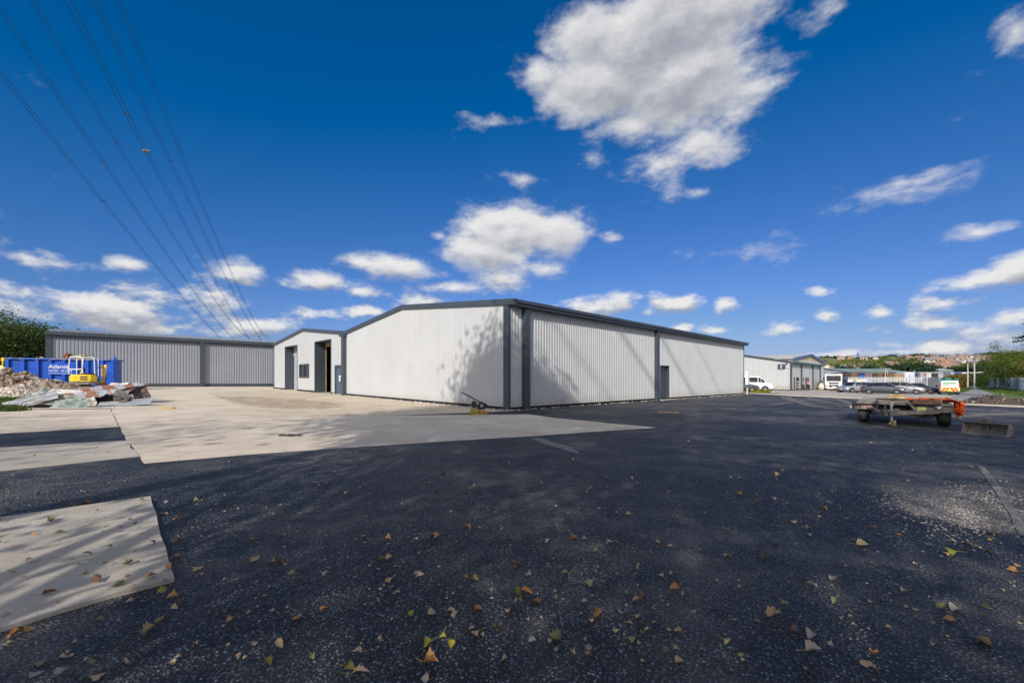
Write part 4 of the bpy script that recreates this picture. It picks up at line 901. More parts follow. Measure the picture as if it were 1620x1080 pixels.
for s in (-1, 1):
    for y in (.42, 1.22):
        mm = MB(); x0 = s * (w - .17); mm.tube((x0 - .13, y, .33), (x0 + .13, y, .33), .33, seg=28)
        bmesh.ops.bevel(mm.bm, geom=[e for e in mm.bm.edges if e.calc_face_angle(0) > 1.2], offset=.035, segments=2, affect='EDGES')
        for k in (-.085, -.03, .03, .085): mm.tube((x0 + k - .008, y, .33), (x0 + k + .008, y, .33), .3345, seg=28)
        ty = mm.build('tyre', M['rubber'], tr)
        mm = MB(); mm.tube((x0 - .135, y, .33), (x0 + .135, y, .33), .19, seg=20); mm.tube((x0 - .15, y, .33), (x0 + .15, y, .33), .07, seg=12); mm.build('rim', M['mud'], ty)
mb = MB(); mb.tube((-w + .3, .42, .33), (w - .3, .42, .33), .05); mb.tube((-w + .3, 1.22, .33), (w - .3, 1.22, .33), .05); mb.build('axle', M['mud_dark'], tr)
mb = MB(); tip = Vector((-.5, -1.35, .42)); tip = Vector((-.42, -1.3, .44))
mb.bar((-.1, .0, .47), tip, .09, .12); mb.bar((w - .35, -.02, .47), tip + Vector((.1, 0, 0)), .09, .12); mb.bar((-w + .45, -.02, .46), tip + Vector((-.05, 0, 0)), .08, .1); mb.bar(tip + Vector((.0, .25, .0)), tip + Vector((0, -.12, .02)), .14, .14)
mb.build('drawbar', M['mud'], tr)
mb = MB(); mb.bar(tip + Vector((0, -.1, .06)), tip + Vector((-.02, -.42, .08)), .09, .09); mb.ball(tip + Vector((-.02, -.44, .06)), .075); mb.bar(tip + Vector((0, -.1, .12)), tip + Vector((.03, .22, .26)), .04, .04); mb.build('coupling', M['mud_dark'], tr)
mb = MB(); jp = tip + Vector((.16, .12, 0)); mb.tube((jp.x, jp.y, .2), (jp.x, jp.y, .76), .034, seg=10); mb.tube((jp.x, jp.y, .66), (jp.x, jp.y, .8), .045, seg=10); mb.tube((jp.x, jp.y, .79), (jp.x + .16, jp.y, .80), .014); mb.tube((jp.x, jp.y, .2), (jp.x, jp.y, .12), .024); js = mb.build('jockey_leg', M['galv'], tr)
mb = MB(); mb.tube((jp.x + .03, jp.y, .11), (jp.x + .11, jp.y, .11), .11, seg=20); mb.bar((jp.x - .06, jp.y, .12), (jp.x + .02, jp.y, .12), .08, .06); mb.build('jockey_wheel', mat('ochre wheel', (.36, .24, .13), .8, 0, .2, 8), js)
mb = MB(); mb.bar((-.62, -.1, .44), (-.62, -.1, .86), .07, .07); mb.bar((-.62, -.1, .84), (.12, -.1, .84), .05, .05); mb.bar((.12, -.1, .84), (.30, -.14, .46), .06, .06); mb.bar((-.62, -.1, .84), (-.62, .45, .74), .05, .05)
mb.build('winch_frame', M['mud_dark'], tr)
mb = MB(); mb.bar((.08, -.13, .84), (.36, -.17, .47), .05, .055); mb.build('strut', M['mud'], tr)
mb = MB(); x0, x1 = .24, .92
for q in ((x0, x1, -.24, -.22), (x0, x1, -.02, 0), ): mb.box(q[0], q[1], q[2], q[3], DZ + .02, DZ + .13)
mb.box(x0, x0 + .02, -.24, 0, DZ + .02, DZ + .13); mb.box(x1 - .02, x1, -.24, 0, DZ + .02, DZ + .13); mb.box(x0, x1, -.24, 0, DZ + .0, DZ + .02); mb.build('tool_tray', M['mud'], tr)
mb = MB(); mb.box(x0 + .03, x1 - .03, -.2505, -.2405, DZ + .03, DZ + .11); mb.build('tray_front', M['rust'], tr)
mb = MB(); mb.box(-w - .12, -w + .02, -.1, .06, DZ - .16, DZ - .02, .02); mb.box(-w - .16, -w - .04, -.14, -.02, DZ - .24, DZ - .16, .02); mb.build('marker_lamp', M['black'], tr)
mb = MB(); mb.ball((-w - .14, -.15, DZ - .19), .035); mb.build('lamp_lens', M['sign_white'], tr)
mb = MB(); mb.box(-w + .12, -w + .42, -.048, -.032, .50, .60); mb.build('reflector_plate', mat('faded plate', (.45, .32, .27), .6, 0, .3, 14), tr)
mb = MB(); mb.box(w - .82, w - .62, -.066, -.051, .50, .62); mb.build('sticker', mat('yellow green sticker', (.50, .52, .16), .6, 0, .1, 9), tr)
mb = MB(); mb.box(w - .42, w - .24, -.13, -.05, .59, .66, .02); mb.build('marker_lamp', M['steel'], tr); mb = MB(); mb.ball((w - .33, -.135, .60), .04, (1.2, .6, 1)); mb.build('lamp_lens', M['sign_white'], tr)
mb = MB()
for s in (-1, 1): mb.prism([(.0, .66), (.0, .52), (.12, .68), (1.5, .68), (1.64, .5), (1.64, .7), (0, .7)], 'x', s * (w - .42), s * w)
mb.build('mudguard', M['mud_dark'], tr)
mb = MB(); rr = random.Random(4)
pp = Vector((-w + .5, -.06, .56))
for k in range(5):
    q = [Vector((-.95 + .1 * k, .02, .6 - .02 * k)), Vector((-.7 + .05 * k, -.25, .42 + rr.uniform(-.06, .1))), Vector((-.5, -.7, .5 + rr.uniform(-.06, .06))), tip + Vector((-.08 + .03 * k, .1, .1))]
    mb.path(q, .013, 5)
mb.build('brake_cable', M['black'], tr)
mb = MB(); mb.bar((w + .08, .2, .34), (w + .38, -.12, .03), .045, .03); tag(mb.build('wooden_prop', M['mud']), 'grey wooden prop leaning at the right wheel of the trailer', 'prop').matrix_world = tr.matrix_basis.copy()
def lay(o): o.matrix_world = tr.matrix_basis.copy(); return o
mb = MB(); mb.box(-.42, .12, .9, 1.5, DZ + .014, DZ + .17, .03); mb.box(-.40, .10, .95, 1.4, DZ + .172, DZ + .22, .02)
for v in mb.bm.verts: v.co.z += (v.co.x + .42) * .05; v.co += Vector((0, 0, .012 * mnoise.noise(v.co * 9)))
lay(tag(mb.build('packing_block', M['foam']), 'cream packing block lying on the trailer deck', 'block'))
# orange barrier mesh heaped on the deck and hanging over the right side
def mesh_drape(pts, hgt, seed, name, label):
    n, m_ = len(pts), 14; vs = []
    for i, (a, b) in enumerate(pts):
        a, b = Vector(a), Vector(b)
        for j in range(m_ + 1):
            q = a.lerp(b, j / m_); q.z += hgt * (mnoise.fractal(Vector((q.x * 5, q.y * 4, seed)), .8, 2.1, 4) + .5) * math.sin(math.pi * min(1, max(.12, j / m_)))
            q.x += .05 * mnoise.noise(q * 6); q.z = q.z if not (abs(q.x) < w and 0 < q.y < TL) else max(q.z, DZ + .018); vs.append(q)
    f = [(i * (m_ + 1) + j, (i + 1) * (m_ + 1) + j, (i + 1) * (m_ + 1) + j + 1, i * (m_ + 1) + j + 1) for i in range(n - 1) for j in range(m_)]
    return npmesh(name, [tuple(v) for v in vs], f, M['orange'])
def tt(n, f): return [f(i / (n - 1)) for i in range(n)]
o1 = mesh_drape(tt(40, lambda t: ((.1 + t * (w - .1), .75 - .3 * t, DZ + .02), (.05 + t * (w - .05), 1.9 - .8 * t, DZ + .02))), .15, 3, 'barrier_mesh', '')
lay(tag(o1, 'bright orange barrier mesh heaped along the trailer deck', 'barrier mesh'))
vs = []; nn, m_ = 34, 16
for i in range(nn + 1):
    t = i / nn
    for j in range(m_ + 1):
        s = j / m_
        x = w - .75 + min(s * 1.5, .8) + (.05 if s > .5 else 0) + .07 * math.sin(t * 9 + s * 3) * s; y = -.02 + t * .8
        z = DZ + .1 + .07 * mnoise.noise(Vector((x * 5, y * 6, 2))) + .05 * (1 - s) - max(0, s - .52) * .95 * (.65 + .5 * math.sin(t * 3.1) + .25 * mnoise.noise(Vector((t * 6, 3, 1))))
        x += .12 * max(0, s - .5) * mnoise.noise(Vector((t * 8, s * 4, 5))) + .04 * max(0, s - .55)
        vs.append((x, y, max(z, .1)))
f = [(i * (m_ + 1) + j, (i + 1) * (m_ + 1) + j, (i + 1) * (m_ + 1) + j + 1, i * (m_ + 1) + j + 1) for i in range(nn) for j in range(m_)]
mb = MB(); mb.ball((w + .14, .25, .58), .21, (.7, 1.3, 1.0), 4)
for v in mb.bm.verts:
    q = v.co.copy(); v.co += (q - Vector((w + .14, .25, .58))).normalized() * (.16 * mnoise.fractal(q * 6, .8, 2.2, 3) - .04)
lay(tag(mb.build('barrier_mesh', M['orange']), 'crumpled bundle of orange barrier mesh bulging beyond the right side of the trailer', 'barrier mesh'))
lay(tag(npmesh('barrier_mesh', vs, f, M['orange']), 'orange barrier mesh hanging over the right corner of the trailer', 'barrier mesh'))

# digger bucket on the ground
bl, br = A(1520.5, 11.75), A(1592.5, 10.9); BA = math.atan2(br.y - bl.y, br.x - bl.x); BW = (br - bl).xy.length
bk = thing('digger_bucket', 'grey grading bucket lying open side out on the black surfacing, right of the trailer', 'digger bucket', (bl.x, bl.y, zf(bl.x)), BA)
prof = [(0, .0), (.08, .0), (.2, .01), (.28, .05), (.325, .12), (.33, .2), (.29, .27), (.2, .31), (.14, .315)]
mb = MB()
for i in range(len(prof) - 1):
    a, b = prof[i], prof[i + 1]; ins = [(a[0] * .96 - .0, a[1] + .014 if i < 4 else a[1] - .012), (b[0] * .96, b[1] + .014 if i < 3 else b[1] - .012)]
    mb.prism([a, b, (b[0] - (.014 if i > 1 else 0), b[1] + (.014 if i < 4 else -.014)), (a[0] - (.014 if i > 2 else 0), a[1] + (.014 if i < 5 else -.014))], 'x', 0.0, BW)
mb.build('shell', M['mud'], bk)
for x in (0, BW - .016):
    mb = MB(); mb.prism(prof + [(.10, .2)], 'x', x - .004, x + .02); mb.build('side_plate', M['mud'], bk)
mb = MB(); mb.prism([(.1, .01), (.3, .1), (.3, .26), (.2, .24), (.18, .1)], 'x', BW * .5, BW * .5 + .014); mb.build('stiffener', M['mud'], bk)
mb = MB(); mb.box(-.01, BW + .01, -.03, .06, -.0, .022); mb.build('cutting_edge', M['steel'], bk)
mb = MB(); mb.box(0, BW, .1, .2, .3, .335, .01); mb.build('top_bar', M['mud'], bk)
mb = MB(); cx_ = BW * .47
for x in (cx_ - .075, cx_ + .065): mb.prism([(.1, .33), (.3, .3), (.3, .4), (.2, .46), (.1, .42)], 'x', x, x + .016)
mb.tube((cx_ - .09, .15, .40), (cx_ + .09, .15, .40), .016); mb.tube((cx_ - .09, .26, .40), (cx_ + .09, .26, .40), .016); mb.build('hitch_bracket', M['mud'], bk)

# ============================================================ VEHICLES
def paint(name, c, metal=.3): return mat(name, c, .25, metal, .03, 1, coat=.6)
def wheel(parent, x, y, z, r, wd, side, rimm, spokes=5):
    mb = MB(); mb.tube((x, y - side * wd, z), (x, y, z), r, seg=24); ty = mb.build('wheel', M['rubber'], parent)
    mb = MB(); mb.tube((x, y - side * .04, z), (x, y + side * .012, z), r * .66, seg=20, mi=1)
    for k in range(spokes):
        a = 2 * math.pi * k / spokes; mb.bar((x, y + side * .016, z), (x + math.cos(a) * r * .62, y + side * .016, z + math.sin(a) * r * .62), .055, .02, up=(0, 1, 0))
    mb.tube((x, y + side * .005, z), (x, y + side * .022, z), r * .7, seg=20, cap=False); mb.tube((x, y, z), (x, y + side * .03, z), r * .16, seg=10)
    mb.build('rim', [rimm, M['black']], ty)
def car(name, label, cat, loc, rz, secs, W_, m, wb, r=.32, rim=None, kind='car', group=None, extras=True):
    """secs: list of (x, z_low, z_belt, z_roof, w_belt, w_roof); the nose points to +x"""
    t = thing(name, label, cat, loc, rz, group)
    mb = MB(); bm = mb.bm; rings = []
    for x, zl_, zbt, zr, wbt, wr in secs:
        hw = W_ / 2
        pr = [(-hw * wbt * .93, zl_), (-hw * wbt, zl_ + (zbt - zl_) * .45), (-hw * wbt * .97, zbt), (-hw * wr, zr), (hw * wr, zr), (hw * wbt * .97, zbt), (hw * wbt, zl_ + (zbt - zl_) * .45), (hw * wbt * .93, zl_)]
        rings.append([Vector((x, a, b)) for a, b in pr])
    vr = [[bm.verts.new(p) for p in rg] for rg in rings]
    for a, b in zip(vr, vr[1:]):
        for i in range(8): bm.faces.new((a[i], b[i], b[(i + 1) % 8], a[(i + 1) % 8]))
    bm.faces.new(vr[0]); bm.faces.new(vr[-1][::-1])
    bmesh.ops.recalc_face_normals(bm, faces=bm.faces[:])
    bmesh.ops.bevel(bm, geom=[e for e in bm.edges if e.calc_face_angle(0) > .32], offset=.045, segments=2, affect='EDGES')
    body = mb.build('body', m, t, smooth=True)
    # glazing: side panes wherever the roof stands well above the belt, end panes on the sloping glass
    def quad(q, nm, sh=.1, off=.012, mm=None, par=None):
        c = sum(q, Vector()) / 4; n = (q[1] - q[0]).cross(q[3] - q[0]).normalized()
        if n.dot(c - Vector((0, 0, .7))) < 0: n = -n
        pts = [p.lerp(c, sh) + n * off for p in q]; mbb = MB(); f = mbb.face(pts); g = [p - n * .02 for p in pts]
        for i in range(4): mbb.face([pts[i], pts[(i + 1) % 4], g[(i + 1) % 4], g[i]])
        return mbb.build(nm, mm or M['glasscar'], par or t)
    for i, (A_, B_) in enumerate(zip(rings, rings[1:])):
        ha, hb = secs[i][3] - secs[i][2], secs[i + 1][3] - secs[i + 1][2]
        if max(ha, hb) < .2: continue
        for s in (1, -1):
            j, k = (2, 3) if s == 1 else (5, 4)
            a0, a1, b0, b1 = A_[j], A_[k], B_[j], B_[k]
            if secs[i + 1][0] - secs[i][0] > .25: quad([a0.lerp(a1, .08), b0.lerp(b1, .08), b0.lerp(b1, .86), a0.lerp(a1, .86)], 'window', .07)
        if abs(ha - hb) > .25:
            quad([A_[3], A_[4], B_[4], B_[3]], 'windscreen' if hb < ha else 'rear_window', .10)
    x0, x1 = secs[0][0], secs[-1][0]; hw = W_ / 2
    for s in (-1, 1):
        for x in wb:
            mb = MB(); mb.tube((x, s * (hw - .12), r + .02), (x, s * (hw + .006), r + .02), r * 1.17, seg=24); mb.build('wheel_arch', M['black'], t); wheel(t, x, s * (hw + .012), r, r, .2, s, rim or M['rim'])
        zb = secs[-1][2]
        mb = MB(); mb.box(x1 - .32, x1 + .012, s * hw * .55, s * hw * .90, zb - .2, zb - .06, .03); mb.build('headlight', M['steel'], t)
        mb = MB(); zb2 = secs[0][2]; mb.box(x0 - .012, x0 + .2, s * hw * .66, s * hw * .94, zb2 - .18, zb2 - .02, .03); mb.build('tail_light', M['red'], t)
        xm = max(q[0] for q in secs if q[3] - q[2] > .3) + .05; zm = [q[2] for q in secs if q[0] <= xm][-1]
        mb = MB(); mb.box(xm - .1, xm + .06, s * (hw * .96), s * (hw + .14), zm + .02, zm + .14, .03); mb.build('mirror', m, t)
        mb = MB(); lo_x = wb[0] + r * 1.2; hi_x = wb[1] - r * 1.2
        for xx in ((lo_x + hi_x) / 2, lo_x + .15, hi_x + .1): mb.box(xx - .006, xx + .006, s * (hw * .97), s * (hw + .004), .35, zm - .03)
        mb.build('door_seam', M['black'], t)
    mb = MB(); mb.box(x1 - .1, x1 + .015, -hw * .45, hw * .45, .3, .46, .01); mb.build('grille', M['black'], t)
    mb = MB(); mb.box(x1 + .014, x1 + .024, -.25, .25, .42, .52); mb.build('number_plate', M['sign_white'], t)
    mb = MB(); mb.box(x0 - .024, x0 - .014, -.25, .25, .5, .6); mb.build('number_plate', M['yellow'], t)
    mb = MB(); mb.box(x0 + .1, x1 - .1, -hw * .9, hw * .9, .14, .26); mb.build('sill', M['black'], t)
    return t
HATCH = [(-2.05, .3, .72, .78, .86, .74), (-1.98, .24, .92, 1.0, .94, .76), (-1.6, .22, .95, 1.42, .98, .66), (-.2, .22, .93, 1.47, 1, .68), (.45, .22, .92, 1.42, 1, .68), (1.15, .22, .90, .94, .99, .80), (1.85, .24, .78, .82, .95, .74), (2.1, .3, .62, .66, .84, .66)]
SALOON = [(-2.35, .32, .78, .84, .84, .74), (-2.25, .25, .95, .99, .93, .78), (-1.65, .22, .95, 1.0, .98, .76), (-.95, .22, .94, 1.38, 1, .64), (.15, .22, .93, 1.43, 1, .66), (.55, .22, .92, 1.38, 1, .66), (1.25, .22, .90, .94, .99, .8), (2.1, .24, .76, .8, .95, .74), (2.38, .3, .6, .64, .84, .66)]
VANM = [(-2.4, .35, 1.0, 1.85, .95, .82), (-2.3, .28, 1.1, 1.93, 1, .84), (-.9, .26, 1.1, 1.96, 1, .85), (.75, .26, 1.08, 1.93, 1, .84), (1.05, .26, 1.07, 1.82, 1, .82), (1.75, .26, 1.04, 1.10, .98, .82), (2.3, .28, .86, .92, .95, .76), (2.45, .34, .7, .74, .88, .7)]
AV = math.atan2(-V.y, -V.x)      # nose towards the near right, square to the road
p = A(1372, 53.5); G5 = 'cars parked in front of the spiked fence'
car('parked_car', 'silver hatchback nosing out left, nearest the white lorry', 'car', A(1352, 57), R(188), HATCH, 1.76, paint('silver paint', (.42, .45, .48), .6), (-1.28, 1.32), group=G5)
car('parked_car', 'dark grey saloon side on with alloy wheels, frontmost of the parked cars', 'car', A(1397, 50), AV, SALOON, 1.8, paint('slate paint', (.075, .095, .115), .35), (-1.38, 1.42), group=G5).scale = (.88, .96, 1)
car('parked_car', 'silver grey people carrier directly behind the dark saloon', 'car', A(1428, 54.5), AV, [(a, b, c * 1.08, d * 1.08 if d > 1.1 else d * 1.1, e, f) for a, b, c, d, e, f in HATCH], 1.8, paint('grey beige paint', (.36, .355, .35), .5), (-1.28, 1.32), group=G5)
car('parked_car', 'dark blue black hatchback farthest right of the parked cars', 'car', A(1452, 58.5), AV, HATCH, 1.76, paint('midnight paint', (.02, .025, .05), .4), (-1.28, 1.32), group=G5)
car('parked_car', 'dark car mostly hidden behind the grey saloon roof, by the fence', 'car', A(1392, 61), AV, HATCH, 1.76, paint('graphite paint', (.07, .08, .09), .4), (-1.28, 1.32), group=G5)
car('people_carrier', 'white van bodied people carrier by the low unit wall', 'van', A(1187, 53.5), R(-22), VANM, 1.95, paint('white car paint', (.80, .80, .80), 0), (-1.55, 1.5), r=.34)
car('parked_car', 'dark blue car whose nose sticks out past the end of the warehouse', 'car', A(1168, 49.8), R(-20), HATCH, 1.76, paint('slate blue paint', (.05, .07, .10), .4), (-1.28, 1.32))
# small service van with chevrons, seen from behind
vn = thing('service_van', 'small white service van with red and yellow chevrons on its back', 'van', A(1500, 55.5), math.atan2(A(1500, 55.5).y, A(1500, 55.5).x) + R(4))
sec = [(-2.1, .35, 1.0, 1.80, 1, .82), (-2.0, .28, 1.05, 1.86, 1, .84), (0, .28, 1.02, 1.86, 1, .84), (.7, .28, 1.0, 1.8, 1, .82), (1.3, .28, .98, 1.05, .98, .8), (2.0, .3, .8, .85, .9, .74)]
mb = MB(); bm = mb.bm; vr = []
for x, zl_, zbt, zr, wbt, wr in sec:
    hw = .9; vr.append([bm.verts.new((x, a, b)) for a, b in ((-hw * .95 * wbt, zl_), (-hw * wbt, .7), (-hw * wbt * .97, zbt), (-hw * wr, zr), (hw * wr, zr), (hw * wbt * .97, zbt), (hw * wbt, .7), (hw * .95 * wbt, zl_))])
for a, b in zip(vr, vr[1:]):
    for i in range(8): bm.faces.new((a[i], b[i], b[(i + 1) % 8], a[(i + 1) % 8]))
bm.faces.new(vr[0]); bm.faces.new(vr[-1]); bmesh.ops.recalc_face_normals(bm, faces=bm.faces[:]); bmesh.ops.bevel(bm, geom=[e for e in bm.edges if e.calc_face_angle(0) > .4], offset=.05, segments=2, affect='EDGES')
mb.build('body', paint('van white', (.8, .8, .8), 0), vn, smooth=True)
mb = MB(); mb.box(-2.14, -2.09, -.78, .78, .45, 1.74, .02); dr = mb.build('rear_door', M['white'], vn)
mb = MB(); mb.box(-2.152, -2.142, -.80, .80, .48, .98); mb.build('chevron_board', mat('yellow chevron', (.75, .60, .12), .5), dr)
mb = MB()
for s in (-1, 1):
    for k in range(3):
        y = .0 + k * .32
        a = [(y + .0, .98), (y + .17, .98), (min(y + .17 + .30, .8), .48), (min(y + .30, .8), .48)]
        if len(set(a)) < 4: continue
        mb.face([(-2.158, s * q, z) for q, z in a])
mb.build('chevron_stripe', mat('red chevron', (.62, .07, .03), .5), dr)
mb = MB(); mb.box(-2.156, -2.143, -.26, .26, .74, .86); mb.build('number_plate', M['yellow'], dr)
mb = MB(); mb.box(-2.148, -2.141, -.55, .62, 1.42, 1.6); mb.box(-2.148, -2.141, .1, .6, 1.25, 1.34); mb.build('green_logo', mat('green logo', (.12, .42, .16), .5), dr)
for s in (-1, 1):
    mb = MB(); mb.box(-2.12, -2.0, s * .80, s * .90, 1.0, 1.5, .02); mb.build('tail_light', M['red'], vn); mb = MB(); mb.box(.9, 1.05, s * .9, s * 1.12, 1.0, 1.22, .03); mb.build('mirror', M['black'], vn)
    for x in (-1.35, 1.3): wheel(vn, x, s * .9, .31, .31, .2, s, M['steel'])
mb = MB(); mb.box(-2.16, -1.9, -.88, .88, .3, .46, .03); mb.build('bumper', M['black'], vn)
# lorry cab seen from the front
lp = A(1317, 75); ly = thing('lorry', 'white lorry cab facing the camera at the end of the low unit', 'lorry', lp, R(-90) - math.atan(.77) + R(10))
mb = MB(); mb.prism([(-1.0, .45), (.85, .45), (.98, 1.0), (.98, 1.55), (.80, 2.72), (.6, 2.92), (-1.0, 2.95)], 'y', -1.2, 1.2); bmesh.ops.bevel(mb.bm, geom=mb.bm.edges[:], offset=.07, segments=2, affect='EDGES'); mb.build('cab', paint('lorry white', (.8, .8, .78), 0), ly)
mb = MB(); mb.prism([(.99, 1.62), (.835, 2.62), (.80, 2.62), (.95, 1.62)], 'y', -1.05, 1.05); mb.build('windscreen', M['glasscar'], ly)
for z0_, z1_, w_ in ((1.15, 1.42, .8), (.55, .98, .72)):
    mb = MB(); mb.prism([(w_, z1_), (-w_, z1_), (-w_ + .15, z0_), (w_ - .15, z0_)], 'x', .985, 1.0)
    for k in range(3): mb.box(1.0, 1.012, -w_ + .1, w_ - .1, z0_ + .05 + k * .1, z0_ + .07 + k * .1)
    mb.build('grille', M['black'], ly)
mb = MB(); mb.box(.9, 1.08, -1.22, 1.22, .38, .55, .04); mb.build('bumper', M['white'], ly); mb = MB(); mb.box(1.081, 1.09, -.28, .28, .6, .72); mb.build('number_plate', M['sign_white'], ly)
for s in (-1, 1):
    mb = MB(); mb.box(.9, 1.04, s * .85, s * 1.16, .66, .88, .03); mb.build('headlight', M['steel'], ly)
    mb = MB(); mb.box(.75, .9, s * 1.28, s * 1.5, 1.7, 2.35, .04); mb.tube((.8, s * 1.18, 2.3), (.82, s * 1.35, 2.3), .02); mb.build('mirror', M['black'], ly)
    mb = MB(); mb.tube((.2, s * .9, .5), (.2, s * 1.2, .5), .5, seg=24); mb.tube((-3.6, s * .9, .5), (-3.6, s * 1.2, .5), .5, seg=24); mb.build('wheel', M['rubber'], ly)
mb = MB(); mb.box(-5.6, -1.1, -1.0, 1.0, .7, 1.0); mb.box(-5.5, -1.3, -1.2, 1.2, 1.0, 1.7, .03); mb.build('load_bed', M['steel'], ly)
mb = MB(); mb.box(.6, .72, -.9, .9, 2.93, 3.03, .03); mb.build('light_bar', M['black'], ly)
lq = A(1299, 73); mb = MB(); mb.ball((lq.x, lq.y, lq.z + .55), .55, (.85, .8, 1), 3); mb.ball((lq.x + .05, lq.y, lq.z + 1.0), .4, (.8, .8, .7), 3); tag(mb.build('waste_sack', mat('cream sack', (.62, .55, .45), .8, 0, .15, 3, dirt=(.4, .13, .08), dscale=1.5, damt=.7)), 'stained cream bulk sack standing left of the white lorry', 'sack')
bx = A(1335, 76); bb = thing('site_cabin', 'small dark blue cabin between the white lorry and the warning sign', 'cabin', bx, R(-40))
mb = MB(); mb.box(-.55, .55, -.5, 1.5, 0, 2.4, .04); mb.build('body', mat('navy cabin', (.03, .06, .12), .6), bb); mb = MB(); mb.box(-.35, .35, -.53, -.501, 1.3, 1.9); mb.build('window', M['glass'], bb)

# people
def person(label, loc, rz, pose, top, legs, hm):
    """one skinned body; clothing as children over it"""
    t = thing('person', label, 'person', loc, rz)
    def skin(name, joints, edges, m, sub_=1):
        me = bpy.data.meshes.new(name); me.from_pydata([j[0] for j in joints], edges, []); o = bpy.data.objects.new(name, me); col.objects.link(o)
        sm = o.modifiers.new('skin', 'SKIN'); sm.use_smooth_shade = True
        for i, j in enumerate(joints): me.skin_vertices[0].data[i].radius = (j[1], j[1] * (j[2] if len(j) > 2 else 1))
        me.skin_vertices[0].data[0].use_root = True
        ss = o.modifiers.new('sub', 'SUBSURF'); ss.levels = sub_; ss.render_levels = sub_
        me.materials.append(m); o.parent = t; return o
    J = pose
    skin('body', [(J['pelvis'], .13), (J['chest'], .15), (J['neck'], .055), (J['chin'], .075), (J['head'], .105), (J['crown'], .07),
                  (J['shL'], .07), (J['elL'], .045), (J['waL'], .032), (J['haL'], .04), (J['shR'], .07), (J['elR'], .045), (J['waR'], .032), (J['haR'], .04),
                  (J['hiL'], .09), (J['knL'], .06), (J['anL'], .042), (J['toL'], .04), (J['hiR'], .09), (J['knR'], .06), (J['anR'], .042), (J['toR'], .04)],
         [(0, 1), (1, 2), (2, 3), (3, 4), (4, 5), (1, 6), (6, 7), (7, 8), (8, 9), (1, 10), (10, 11), (11, 12), (12, 13), (0, 14), (14, 15), (15, 16), (16, 17), (0, 18), (18, 19), (19, 20), (20, 21)], M['skin'], 2)
    skin('top', [(J['pelvis'] + Vector((0, 0, .03)), .165), (J['chest'], .185), (J['neck'] - Vector((0, 0, .05)), .08), (J['shL'], .09), (J['elL'], .065), (J['waL'], .05), (J['shR'], .09), (J['elR'], .065), (J['waR'], .05)],
         [(0, 1), (1, 2), (1, 3), (3, 4), (4, 5), (1, 6), (6, 7), (7, 8)], top)
    skin('trousers', [(J['pelvis'] - Vector((0, 0, .02)), .155), (J['hiL'], .11), (J['knL'], .082), (J['anL'], .065), (J['hiR'], .11), (J['knR'], .082), (J['anR'], .065)], [(0, 1), (1, 2), (2, 3), (0, 4), (4, 5), (5, 6)], legs)
    mb = MB(); mb.ball(J['head'] + Vector((-.02, 0, .035)), .115, (1, .9, 1)); mb.build('hair', M['hair'], t, True)
    for k in ('L', 'R'):
        mb = MB(); a = J['an' + k]; mb.box(a.x - .08, a.x + .17, a.y - .05, a.y + .05, a.z - .09, a.z - .01, .03); mb.build('shoe', M['black'], t)
V3 = Vector
def pose(lean=0.0, sw=.0, st=.12, h=1.0):
    c, s = math.cos(lean), math.sin(lean)
    def up(x, y, z): return V3((x * c + (z - .92) * s, y, .92 + (z - .92) * c - x * s))
    P = dict(pelvis=V3((0, 0, .92)), chest=up(0, 0, 1.3), neck=up(.01, 0, 1.48), chin=up(.03, 0, 1.55), head=up(.03, 0, 1.64), crown=up(.02, 0, 1.72),
             shL=up(0, .19, 1.40), elL=up(-.04 + sw, .25, 1.14), waL=up(.06 + sw, .25, .90), haL=up(.09 + sw, .25, .82), shR=up(0, -.19, 1.40), elR=up(-.04 - sw, -.25, 1.14), waR=up(.05 - sw, -.25, .90), haR=up(.08 - sw, -.25, .82),
             hiL=V3((0, .1, .86)), knL=V3((st * .7, .11, .48)), anL=V3((st, .11, .09)), toL=V3((st + .14, .11, .05)), hiR=V3((0, -.1, .86)), knR=V3((-st * .1, -.11, .48)), anR=V3((-st, -.11, .09)), toR=V3((-st + .14, -.11, .05)))
    return {k: v * h for k, v in P.items()}
person('person in a grey top and dark trousers walking by the low unit', A(1270.5, 65.5), R(-30), pose(.03, .1, .2), M['cloth_grey'], M['cloth_dark'], None)
person('person in a pink top and dark trousers walking beside the one in grey', A(1279.5, 65.8), R(-150), pose(.18, .12, .22, .96), M['cloth_pink'], M['cloth_dark'], None)
# white box on a post at the end of the long wall
q = C0 + U * (LW - .5) - V * .5; z0 = zf(q.x)
gb = thing('meter_box', 'tall white box on a cream post at the far end of the long warehouse wall', 'utility box', (q.x, q.y, z0), AU)
mb = MB(); mb.box(-.25, .25, -.12, .12, .95, 2.25, .03); mb.build('box', M['white'], gb); mb = MB(); mb.box(-.07, .07, -.06, .06, 0, .95, .01); mb.build('post', mat('cream post', (.6, .52, .36), .7), gb); mb = MB(); mb.box(-.35, .3, -.14, .14, .82, .949, .02); mb.build('bracket', M['trim'], gb)

